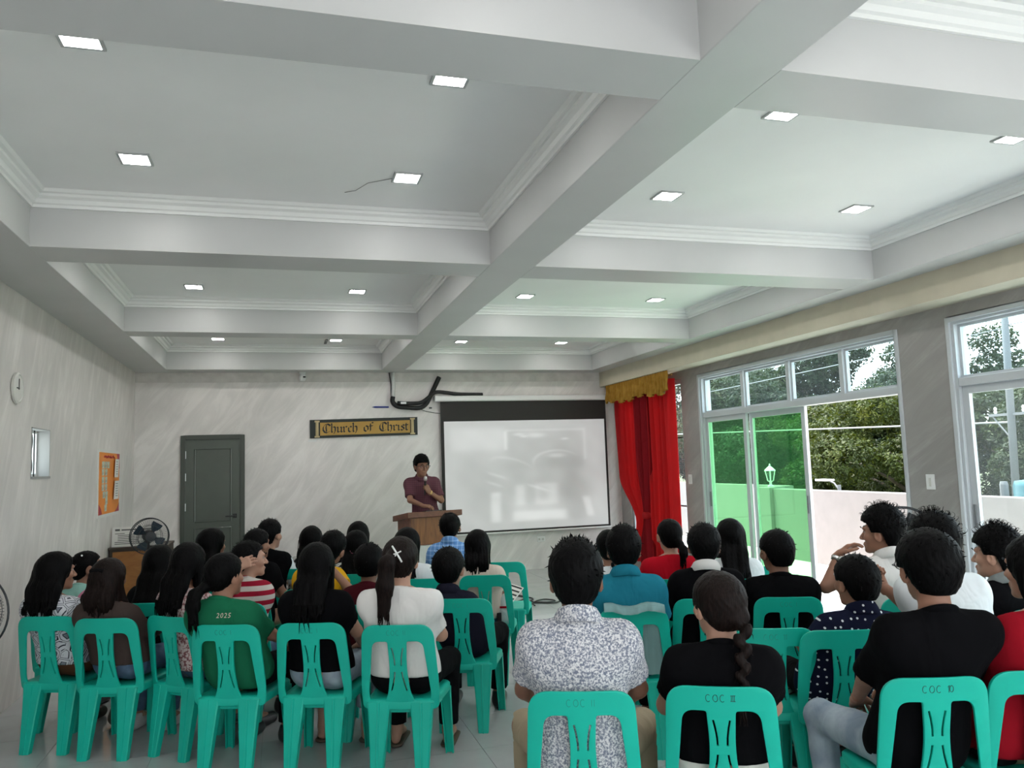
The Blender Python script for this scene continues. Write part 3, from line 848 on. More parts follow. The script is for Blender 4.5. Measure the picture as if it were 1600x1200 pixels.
ff = np.stack([idx[:-1, :-1], idx[:-1, 1:], idx[1:, 1:], idx[1:, :-1]], -1).reshape(-1, 4)
im = np_mesh('projected_image', vv, ff, False)
ca = im.color_attributes.new('picture', 'FLOAT_COLOR', 'POINT')
cc = np.ones((len(vv), 4), 'f4'); vf = V_.ravel()
vf = .52 + (vf - .52) * 1.8; cc[:, 0] = vf * .98; cc[:, 1] = vf * 1.0; cc[:, 2] = vf * .985
ca.data.foreach_set('color', cc.ravel())
mi, nt, b = nodes('projected picture')
at = N(nt, 'ShaderNodeAttribute'); at.attribute_name = 'picture'
b.inputs['Base Color'].default_value = (.36, .36, .36, 1); b.inputs['Roughness'].default_value = .8; b.inputs['Specular IOR Level'].default_value = .1
nt.links.new(at.outputs['Color'], b.inputs['Emission Color']); b.inputs['Emission Strength'].default_value = .50
M['picture'] = mi
link('projected_image', im, mi, scr)

# blackletter sign drawn with a broad nib
def nib(mb, pts, y, w=.2, ang=40, x0=0, z0=0, s=1.0, sk=0):
    n_ = Vector((math.cos(R(ang)), math.sin(R(ang)))) * w / 2
    P = [Vector(p) for p in pts]
    for a, b2 in zip(P[:-1], P[1:]):
        q = [a - n_, a + n_, b2 + n_, b2 - n_]
        # order the four corners round the hull
        c = sum(q, Vector((0, 0))) / 4
        q.sort(key=lambda p: math.atan2(p.y - c.y, p.x - c.x))
        mb.add([(x0 + p.x * s, y, z0 + (p.y) * s + sk * (x0 + p.x * s)) for p in q], [(3, 2, 1, 0), (0, 1, 2, 3)][:1])
MIN = lambda x, top=.9: [[(x - .08, top), (x + .03, top - .12), (x, .14), (x + .12, .02)]]
BL = {
 'C': ([[(.82, 1.28), (.60, 1.45), (.28, 1.32), (.08, .95), (.06, .45), (.25, .08), (.52, -.02), (.85, .22)], [(.46, 1.30), (.40, .9), (.46, .18)], [(.60, 1.42), (.92, 1.12)]], 1.02),
 'h': ([[(-.02, 1.5), (.06, 1.4), (.03, .14), (.14, .02)], [(.05, .78), (.30, .97), (.46, .82), (.46, .25), (.30, -.22)]], .70),
 'u': (MIN(.05) + MIN(.46) + [[(.14, .04), (.44, .2)]], .72),
 'r': (MIN(.05) + [[(.08, .76), (.30, .96), (.42, .82)]], .56),
 'c': ([[(.40, .80), (.26, .96), (.05, .76), (.05, .20), (.22, .0), (.44, .16)]], .56),
 'o': ([[(.26, .97), (.03, .76), (.03, .22), (.25, .0), (.48, .22), (.48, .76), (.26, .97)]], .70),
 'f': ([[(.42, 1.38), (.26, 1.5), (.08, 1.3), (.08, .12), (-.02, -.05)], [(-.08, .90), (.36, .92)]], .52),
 'i': (MIN(.05) + [[(.0, 1.22), (.08, 1.30)]], .34),
 's': ([[(.42, .80), (.26, .96), (.06, .76), (.38, .36), (.38, .16), (.20, .0), (.0, .14)]], .58),
 't': ([[(.08, 1.2), (.06, .16), (.20, .0), (.34, .10)], [(-.08, .90), (.34, .92)]], .46)}
SGX0, SGX1, SGZ0, SGZ1, sgy = .425, 1.955, 2.045, 2.305, YB - .018
sk = .020 / 1.53
sg = empty('church_sign', ((SGX0 + SGX1) / 2, YB, 2.17), 0, 'long dark sign with gold scroll and blackletter words on the front wall', 'sign')
G0 = Vector(sg.location)
M['sign_dark'] = plain('sign dark green', (.010, .016, .013), .5)
M['sign_gold'] = plain('sign gold scroll', (.46, .27, .05), .5, var=.15, vscale=4)
M['sign_gold2'] = plain('sign scroll curl', (.55, .44, .24), .5)
M['sign_ink'] = plain('sign lettering', (.008, .008, .007), .5)
def para(mb, x0, x1, z0, z1, y0, y1):
    v = [(x - G0.x, y - G0.y, z + sk * (x - 1.19) - G0.z) for z in (z0, z1) for y in (y0, y1) for x in (x0, x1)]
    return mb.add(v, [(0, 2, 3, 1), (4, 5, 7, 6), (0, 1, 5, 4), (2, 6, 7, 3), (0, 4, 6, 2), (1, 3, 7, 5)])
para(MB(), SGX0, SGX1, SGZ0, SGZ1, sgy, YB - .001).build('board', M['sign_dark'], sg)
para(MB(), .56, 1.845, 2.080, 2.262, sgy - .003, sgy).build('scroll', M['sign_gold'], sg)
for xx in (.525, 1.88):
    c_ = MB(); zz0, zz1 = 2.065, 2.280; sh = sk * (xx - 1.19)
    c_.cyl((xx - G0.x, sgy - G0.y - .001, zz0 + sh - G0.z), (xx - G0.x, sgy - G0.y - .001, zz1 + sh - G0.z), .022, 12)
    c_.build('scroll_roll', M['sign_gold2'], sg, smooth=False)
    c2_ = MB()
    for zz in (zz0, zz1): para(c2_, xx - .034, xx + .034, zz - .011, zz + .011, sgy - .026, sgy)
    c2_.build('roll_cap', M['sign_gold2'], sg)
    para(MB(), xx + .026, xx + .040, 2.082, 2.26, sgy - .006, sgy - .003).build('scroll_shadow_line', M['sign_dark'], sg)
cx_ = .592; s_ = .0855
tot = sum(BL[c][1] if c != ' ' else .62 for c in 'Church of Christ'); fx = (1.825 - cx_) / (tot * s_)
for ch in 'Church of Christ':
    if ch == ' ': cx_ += .62 * s_ * fx; continue
    lt = MB()
    for pl in BL[ch][0]:
        nib(lt, [(p[0] * fx, p[1]) for p in pl], sgy - .0045 - G0.y, .27, 40, cx_ - G0.x + .008, 2.118 - G0.z, s_, 0)
    cx_ += BL[ch][1] * s_ * fx
    lt.v = [(x, y, z + sk * (x + G0.x - 1.19)) for x, y, z in lt.v]
    lt.build('letter', M['sign_ink'], sg)
# tape scraps under the sign
for x, z in ((.46, 2.005), (1.21, 2.03), (1.62, 2.03), (1.90, 2.03)):
    tag(MB().box(x - .055, x + .055, YB - .003, YB, z - .015, z + .015).build('tape_scrap', M['white']), 'white tape strip on the wall under the sign, %s' % {.46: 'at the end nearer the door', 1.21: 'below the middle word', 1.62: 'below the last word', 1.90: 'at the end nearer the screen'}[x], 'tape', 'tape scraps under the sign')

# cctv camera
cc_ = empty('security_camera', (.33, YB - .09, ZB), 0, 'small white dome security camera under the beam of the front wall', 'camera')
MB().lathe([(.045, 0), (.045, -.03), (.02, -.032), (0, -.032)], 16).build('mount', M['white'], cc_)
MB().lathe([(.0, -.03), (.035, -.035), (.048, -.06), (.048, -.10), (.035, -.125), (.0, -.13)], 16).build('housing', M['white'], cc_, smooth=True)
MB().lathe([(.0, -.0), (.018, .002), (.02, .02), (0, .02)], 12).build('lens', M['black'], cc_).location = (.022, -.046, -.085)
cc_.children[-1].rotation_euler = (R(70), 0, R(15))

# conduit and foam-wrapped pipes
cdu = empty('air_conditioner_pipe', (1.6, YB - .05, 2.5), 0, 'black foam-wrapped pipes with white upright conduit on the front wall', 'pipe')
def rel(p): return (p[0] - 1.6, p[1] - (YB - .05), p[2] - 2.5)
yb = YB - .045
MB().tube([rel((1.605, yb, 2.965)), rel((1.61, yb, 2.8)), rel((1.60, yb, 2.6))], .026, 10).build('white_conduit', M['white'], cdu, smooth=True)
MB().tube([rel((1.55, yb, 2.965)), rel((1.575, yb, 2.8)), rel((1.575, yb, 2.62))], .007, 6).build('wire', M['black'], cdu, smooth=True)
def smoothp(pts, n=5):
    P = [Vector(p) for p in pts]; out = []
    for i in range(len(P) - 1):
        p0, p1, p2, p3 = P[max(i - 1, 0)], P[i], P[i + 1], P[min(i + 2, len(P) - 1)]
        for k in range(n):
            t = k / n
            out.append(0.5 * ((2 * p1) + (p2 - p0) * t + (2 * p0 - 5 * p1 + 4 * p2 - p3) * t * t + (3 * p1 - p0 - 3 * p2 + p3) * t ** 3))
    return out + [P[-1]]
MB().tube(smoothp([rel(p) for p in ((1.60, yb, 2.615), (1.595, yb, 2.54), (1.66, yb, 2.475), (1.80, yb, 2.455), (1.98, yb, 2.445), (2.08, yb, 2.50), (2.15, yb, 2.62), (2.29, yb, 2.90))]), .034, 10).build('foam_tube', M['rubber'], cdu, smooth=True)
MB().tube(smoothp([rel(p) for p in ((1.66, yb - .03, 2.52), (1.85, yb - .04, 2.51), (2.0, yb - .045, 2.52), (2.12, yb - .05, 2.60), (2.22, yb - .045, 2.67), (2.38, yb - .03, 2.665), (2.58, yb - .02, 2.64), (2.94, yb - .01, 2.635))]), .028, 10).build('foam_tube', M['rubber'], cdu, smooth=True)
MB().box(*[v for p in zip(rel((1.70, yb - .085, 2.50)), rel((1.78, yb - .075, 2.53))) for v in p]).build('tape', M['white'], cdu)
tag(MB().tube([(1.30, YB - .012, 2.467), (1.34, YB - .012, 2.468), (1.54, YB - .012, 2.466)], [.002, .012, .011], 8).build('blue_marker', plain('blue plastic', (.012, .03, .22), .4)), 'blue marker-like plug stuck in the wall above the sign', 'marker')
tag(MB().box(2.135, 2.175, YB - .02, YB, 2.435, 2.455).build('cable_clip', M['black']), 'small black clip on the wall between foam pipe and projector screen', 'clip')
tag(MB().tube(smoothp([(1.98, YB - .006, 2.44), (2.08, YB - .006, 2.40), (2.20, YB - .006, 2.375), (2.30, YB - .006, 2.36)]), .004, 5).build('thin_wire', M['black']), 'thin black wire running from the foam pipe to the screen', 'wire')

def outlet(x, z, label):
    o = empty('power_outlet', (x, YB, z), 0, label, 'outlet')
    MB().box(-.06, .06, -.008, 0, -.037, .037).build('cover_plate', M['white'], o, bevel=.003)
    for q in (-.028, .028):
        s2 = MB().box(q - .02, q + .02, -.011, -.007, -.02, .02).build('socket', M['offwhite'], o, bevel=.002)
        MB().box(q - .008, q - .005, -.0116, -.010, -.008, .008).box(q + .005, q + .008, -.0116, -.010, -.008, .008).build('slot', M['black'], s2)
outlet(3.80, .44, 'white double power outlet below the projector screen')
outlet(.13, .39, 'white double power outlet on the wall beside the grey door')
def switch(y, z, label):
    o = empty('light_switch', (XR, y, z), 0, label, 'switch')
    MB().box(-.008, 0, -.045, .045, -.062, .062).build('cover_plate', M['white'], o, bevel=.003)
    MB().box(-.012, -.007, -.012, .012, -.035, .035).build('rocker', M['offwhite'], o, bevel=.002)
switch(5.365, 1.33, 'white wall switch on the pillar between the two window openings')
switch(9.37, 1.31, 'white wall switch on the narrow pier beside the red curtain')

# ------------------------------------------------------------------ red curtains and gold valance
mcur, nt, b = nodes('red curtain cloth')
tr = N(nt, 'ShaderNodeBsdfTranslucent'); tr.inputs[0].default_value = (.80, .075, .075, 1)
mx = N(nt, 'ShaderNodeMixShader'); mx.inputs[0].default_value = .5
b.inputs['Base Color'].default_value = (.52, .026, .032, 1); b.inputs['Roughness'].default_value = .7; b.inputs['Specular IOR Level'].default_value = .2
nt.links.new(b.outputs[0], mx.inputs[1]); nt.links.new(tr.outputs[0], mx.inputs[2]); nt.links.new(mx.outputs[0], nt.nodes['Material Output'].inputs[0])
M['curtain'] = mcur
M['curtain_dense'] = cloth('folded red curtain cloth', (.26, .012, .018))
M['gold_cloth'] = cloth('gold valance cloth', (.30, .15, .02), 'denim', (.46, .26, .05), rough=.55)
def curtain(name, label, fy, zt, zb, n, amp, seed, thick=.006):
    """fy(z, s) -> y position for s in 0..1 across"""
    rg = random.Random(seed); ph = [rg.random() * 6.28 for _ in range(4)]
    NU, NV = 90, 36; rings_f = []; 
    v = []; f = []
    for side in (0, 1):
        for j in range(NV + 1):
            z = zt + (zb - zt) * j / NV
            for i in range(NU + 1):
                s = i / NU
                y, a = fy(z, s)
                w = math.sin(s * n * 6.283 + ph[0] + .35 * math.sin(z * 1.3 + ph[1])) + .35 * math.sin(s * n * 2.3 * 6.283 + ph[2])
                v.append((XR - .115 + amp * a * w + side * thick, y, z))
    W_ = NU + 1; H_ = (NV + 1) * W_
    for side in (0, 1):
        for j in range(NV):
            for i in range(NU):
                q = (side * H_ + j * W_ + i, side * H_ + j * W_ + i + 1, side * H_ + (j + 1) * W_ + i + 1, side * H_ + (j + 1) * W_ + i)
                f.append(q if side else q[::-1])
    mb = MB(); mb.v = v; mb.f = f
    return mb
KY, KZ = 10.30, .80                      # where the two curtains are knotted
def smst(a, b_, x):
    t = min(1, max(0, (x - a) / (b_ - a))); return t * t * (3 - 2 * t)
def f_left(z, s):
    # far curtain: its outer edge drifts in towards the knot
    y0, y1 = 11.36, 10.34
    k = smst(1.35, KZ - .1, z) if z > KZ - .1 else 1 - .3 * smst(KZ - .1, .2, z)
    yo = y0 + (KY + .30 - y0) * (.10 * smst(2.6, 1.3, z) + .62 * k); yi = y1 + (KY + .06 - y1) * k * .6
    return yo + (yi - yo) * s, 1 - .45 * k
def f_mid(z, s):
    k = smst(1.6, KZ, z) if z > KZ else 1 - .9 * smst(KZ, .3, z)
    w = .22 * (1 - .72 * k)
    return KY + .02 + w * (s - .5) * 2 * .8, 1.0 - .4 * k
def f_right(z, s):
    y0, y1 = 10.24, 9.60
    k = smst(1.5, KZ, z) * .15
    return y0 + (y1 - y0) * s + k * .1 * (1 - s), 1 - .2 * k
for nm, fn, nn, am, sd, lab in (('curtain', f_left, 8, .062, 1, 'far red curtain panel drawn in to the knot by the corner'),
                               ('curtain', f_mid, 3, .05, 2, 'narrow dark red curtain panel tied in a knot at its middle'),
                               ('curtain', f_right, 6, .060, 3, 'near red curtain panel hanging straight beside the pier')):
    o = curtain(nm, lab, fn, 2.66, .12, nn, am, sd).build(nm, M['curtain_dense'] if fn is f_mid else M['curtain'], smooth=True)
    if fn is f_mid: o.location.x = -.075
    tag(o, lab, 'curtain', 'red curtains at the corner window')
    if fn is f_mid:
        MB().lathe([(.0, -.05), (.05, -.045), (.065, -.01), (.065, .02), (.05, .05), (0, .055)], 14, (XR - .115, KY + .02, KZ)).build('knot', M['curtain'], o, smooth=True)
def f_val(z, s):
    return 11.40 + (9.58 - 11.40) * s, 1.0
va = MB(); NU = 140; v = []
for side in (0, 1):
    for j in range(9):
        for i in range(NU + 1):
            s = i / NU; zb = 2.46 + .025 * math.sin(s * 40) + .02 * math.sin(s * 13)
            z = 2.738 + (zb - 2.738) * j / 8
            w = math.sin(s * 26 * 6.283 + .6 * math.sin(j * .8)) * (.010 + .018 * j / 8)
            v.append((XR - .265 + w + .006 * side, 11.42 + (9.36 - 11.42) * s, z))
W_ = NU + 1
va.v = v
for side in (0, 1):
    for j in range(8):
        for i in range(NU):
            a_ = side * 9 * W_ + j * W_ + i; q = (a_, a_ + 1, a_ + W_ + 1, a_ + W_); va.f.append(q if side else q[::-1])
vo_ = va.build('valance', M['gold_cloth'], smooth=True)
tag(vo_, 'ruffled gold valance above the red curtains', 'valance')
tag(MB().cyl((XR - .125, 9.5, 2.70), (XR - .125, 11.5, 2.70), .014, 10).build('curtain_rod', M['gold']), 'curtain rod behind the gold valance', 'rod')

# ------------------------------------------------------------------ left wall things
M['orange'] = plain('orange poster', (.80, .26, .035), .55, var=.12, vscale=1.6)
M['red_print'] = plain('dark red print', (.40, .03, .05), .55)
M['paper'] = plain('white paper', (.74, .73, .70), .7)
M['photo'] = plain('small printed photo', (.45, .50, .42), .6, var=.5, vscale=40)
M['text_grey'] = plain('grey print', (.12, .12, .12), .7)
ps = empty('notice_board', (XL, 9.93, 1.525), 0, 'orange poster board with small photos and two paper notices on the side wall', 'poster')
def pbox(n, m, y0, y1, z0, z1, x0, x1, par=None): return MB().box(x0, x1, y0, y1, z0, z1).build(n, m, par or ps)
pbox('board', M['paper'], -.575, .575, -.37, .37, 0, .012)
pbox('print', M['orange'], -.555, .56, -.335, .335, .012, .014)
for pts in ([(-.555, -.335), (-.38, -.335), (-.44, -.27), (-.555, -.22)], [(.56, .335), (.40, .335), (.46, .22), (.56, .16)], [(.56, -.335), (.30, -.335), (.44, -.30), (.56, -.24)]):
    MB().loft([[(.0142, a, c_) for a, c_ in pts], [(.0155, a, c_) for a, c_ in pts]]).build('corner_print', M['red_print'], ps)
ph = MB().box(.0142, .017, -.055, .055, -.036, .036).mesh('photo'); ph.materials.append(M['photo'])
for r_, (zz, cols) in enumerate(((.20, (-.36, -.22, -.08)), (.12, (-.36, -.20)), (.035, (-.36, -.20)), (-.045, (-.36, -.20)), (-.125, (-.30, -.16)), (-.195, (-.16,)), (-.27, (-.20,)))):
    for yy in cols: link('photo', ph, None, ps, (0, yy, zz))
t_ = MB()
for k in range(9): t_.tube([(.0165, -.32 + k * .065, .285 + .012 * math.sin(k * 2)), (.0165, -.29 + k * .065, .30 + .010 * math.sin(k * 3)), (.0165, -.275 + k * .065, .28)], .005, 5)
t_.build('title_print', M['red_print'], ps)
for y0, y1, z0, z1, sh in ((.18, .44, .06, .27, 0), (.16, .46, -.19, .02, .012)):
    n_ = MB().loft([[(x, y0, z0), (x, y1 - .05, z0), (x, y1, z1), (x, y0 + .05, z1)] for x in (.03, .034)]).build('notice', M['paper'], ps)
    l_ = MB()
    for k in range(6): l_.box(.0345, .036, y0 + .08, y1 - .09, z1 - .035 - k * .028, z1 - .029 - k * .028)
    l_.build('print_lines', M['text_grey'], n_)
# oval wall plate high on the left wall
wp = empty('wall_clock', (XL, 6.55, 2.26), 0, 'round white clock high on the side wall seen nearly edge-on', 'clock')
MB().lathe([(.105, 0), (.115, .008), (.115, .022), (.10, .03), (.095, .024), (0, .024)], 28).build('case', M['offwhite'], wp).rotation_euler = (0, R(90), 0)
MB().box(.025, .028, -.004, .004, -.01, .07).box(.025, .028, -.05, .01, -.004, .004).build('hands', M['black'], wp)

# cabinet and paper sign in the corner
M['cab'] = wood('orange brown plywood', (.26, .10, .022), (.36, .15, .035), (2, 2, 6), .35)
M['cab_dark'] = plain('dark cabinet side', (.05, .035, .025), .5)
cb = empty('wooden_cabinet', (-1.525, 10.26, 0), 0, 'orange-brown wooden cabinet in the corner under a white notice', 'cabinet')
MB().box(-.30, .30, -.29, .30, 0, .775).build('body', M['cab_dark'], cb, bevel=.004)
MB().box(-.265, .295, -.31, -.29, .03, .75).build('door', M['cab'], cb, bevel=.003)
MB().box(-.31, .31, -.315, .30, .775, .80).build('top', M['cab_dark'], cb, bevel=.003)
MB().cyl((.22, -.31, .45), (.22, -.335, .45), .012, 10).build('knob', M['metal'], cb)
nt_ = empty('notice_card', (-1.585, 10.04, .80), 0, 'white printed notice propped on the wooden cabinet', 'notice')
MB().loft([[(-.23, 0, 0), (.28, 0, 0), (.28, .035, .215), (-.23, .035, .215)], [(-.23, .012, 0), (.28, .012, 0), (.28, .047, .215), (-.23, .047, .215)]]).build('card', M['paper'], nt_)
l_ = MB()
def ln_(x0, x1, z, t): 
    y = z * .163 - .0012
    l_.box(x0, x1, y - .001, y, z - t, z + t)
l_.box(-.20, -.15, .027, .0285, .175, .197); ln_(-.135, .20, .185, .007)
for k, (a, b2) in enumerate(((-.2, -.1), (-.17, .02), (-.17, .22), (-.17, .10), (-.17, .05), (-.2, .24), (-.2, .18))): ln_(a, b2, .145 - k * .019, .0035)
l_.build('print_lines', M['text_grey'], nt_)

# ------------------------------------------------------------------ stand fans
M['fan_blade'] = plain('translucent blue fan blade', (.010, .026, .045), .25)
M['fan_body'] = plain('fan body', (.015, .018, .022), .4)
def fan(x, y, zc, rz, rad, label, blade, tilt=0):
    o = empty('stand_fan', (x, y, 0), R(rz), label, 'fan', 'black stand fans')
    MB().lathe([(.19, 0), (.19, .02), (.16, .035), (.03, .05), (.02, .06), (0, .06)], 28).build('base', M['fan_body'], o, smooth=False)
    MB().cyl((0, 0, .05), (0, 0, zc - .06), .014, 12).build('pole', M['fan_body'], o)
    MB().lathe([(0, -.12), (.05, -.115), (.065, -.06), (.065, .03), (.05, .05), (0, .05)], 18).build('motor', M['fan_body'], o, smooth=True, loc=(0, 0, zc)).rotation_euler = (R(-90 + tilt), 0, 0)
    cg = MB()
    def P(r, a, d): return (r * math.cos(a), d, r * math.sin(a))
    for d in (.03, .13): cg.tube([P(rad * (1 if d < .1 else .985), t * 6.2832 / 40, d) for t in range(40)], .0055, 6, closed=True)
    for rr, d in ((.28 * rad, .185), (.62 * rad, .172), (.28 * rad, .02), (.62 * rad, .02)): cg.tube([P(rr, t * 6.2832 / 30, d) for t in range(30)], .0022, 4, closed=True)
    for k in range(54):
        a = k * 6.2832 / 54
        cg.tube([P(.055, a, .19), P(rad * .7, a + .10, .168), P(rad, a + .16, .08)], .0014, 3, False)
        cg.tube([P(.055, a, .02), P(rad * .7, a - .08, .015), P(rad, a - .12, .08)], .0014, 3, False)
    c_ = cg.build('cage', M['fan_body'], o, loc=(0, 0, zc)); c_.rotation_euler = (R(tilt), 0, 0)
    MB().lathe([(.0, .195), (.05, .19), (.052, .18), (0, .178)], 18).build('cage_badge', M['fan_body'], o, loc=(0, 0, zc)).rotation_euler = (R(-90 + tilt), 0, 0)
    MB().lathe([(.0, .12), (.035, .115), (.045, .06), (0, .055)], 16).build('hub', M['fan_body'], o, loc=(0, 0, zc), smooth=True).rotation_euler = (R(-90 + tilt), 0, 0)
    for k in range(4):
        bl = MB(); a0 = k * 1.5708 + .5; r0 = []; r1 = []
        for t in range(9):
            q = t / 8; rr = .035 + q * (rad * .86 - .035); sp = .22 + .42 * math.sin(q * 2.3)
            r0.append(P(rr, a0 - sp * .5, .075 - .02)); r1.append(P(rr, a0 + sp * .7, .075 + .025))
        v0 = r0 + r1; n9 = 9
        bl.add(v0 + [(p[0], p[1] + .003, p[2]) for p in v0], [(i, i + 1, n9 + i + 1, n9 + i) for i in range(8)] + [(18 + n9 + i, 18 + n9 + i + 1, 18 + i + 1, 18 + i) for i in range(8)])
        bl.build('blade', blade, o, loc=(0, 0, zc)).rotation_euler = (R(tilt), 0, 0)
    return o
fan(-1.37, 9.62, .935, 194, .195, 'black stand fan with blue blades in front of the wooden cabinet', M['fan_blade'])
fan(4.46, 4.95, .95, 139, .23, 'black stand fan behind the curly-haired person by the open doorway', M['fan_body'])
fan(-1.57, 4.72, .92, -25, .20, 'black stand fan standing by the blank side wall near the camera', M['fan_body'])

# ------------------------------------------------------------------ lectern with mic stand things
M['mahog'] = wood('red brown lectern wood', (.10, .032, .014), (.17, .056, .027), (5, 5, 5), .5)
M['oak'] = wood('veined lectern front wood', (.12, .038, .009), (.25, .092, .024), (9, 9, .8), .55)
M['plinth'] = marble_wall('white marble plinth', (0, .5, 0), (.55, .55, .53), (.68, .68, .66))
lc = empty('lectern', (1.81, 10.15, 0), R(13), 'wooden lectern with a sloping top on a white base at the front', 'lectern')
MB().box(-.36, .36, -.24, .24, 0, .62).build('base', M['plinth'], lc, bevel=.006)
MB().box(-.32, .30, -.20, .20, .62, .965).build('body', M['mahog'], lc, bevel=.004)
MB().box(-.30, .28, -.208, -.20, .63, .955).build('front_panel', M['oak'], lc)
MB().loft([[(-.36, -.25, .965), (.38, -.25, .965), (.38, .27, .90), (-.36, .27, .90)], [(-.36, -.25, 1.035), (.38, -.25, 1.035), (.38, .27, .97), (-.36, .27, .97)]]).build('desk_top', M['mahog'], lc, bevel=.005)
tag(MB().loft([[(1.78 + x_, 10.03 + y_, z_ + d_) for x_, y_, z_ in ((0, 0, 1.022), (.21, .045, 1.022), (.18, .18, 1.007), (-.03, .135, 1.007))] for d_ in (0, .014)]).build('tablet', M['black']), 'black tablet lying on the lectern top', 'tablet')
cbk = MB()
for k, pl in enumerate(([(2.66, 9.42), (2.80, 9.30), (2.86, 9.10), (2.78, 8.95), (2.92, 8.80), (3.05, 8.86), (2.96, 9.0), (2.78, 8.86), (2.74, 8.66)],
                        [(2.5, 9.0), (2.75, 8.85), (2.98, 8.72), (3.12, 8.82), (3.30, 8.76)],
                        [(2.60, 9.55), (2.75, 9.45), (2.82, 9.25), (2.72, 9.08), (2.55, 8.95)])):
    tag(MB().tube(smoothp([(x, y, .008) for x, y in pl], 6), .007, 6).build('floor_cable', M['black'], smooth=True), 'black cable lying on the tiles in front of the screen, %s' % ('looping strand', 'long flat strand', 'upper strand')[k], 'cable', 'black floor cables')

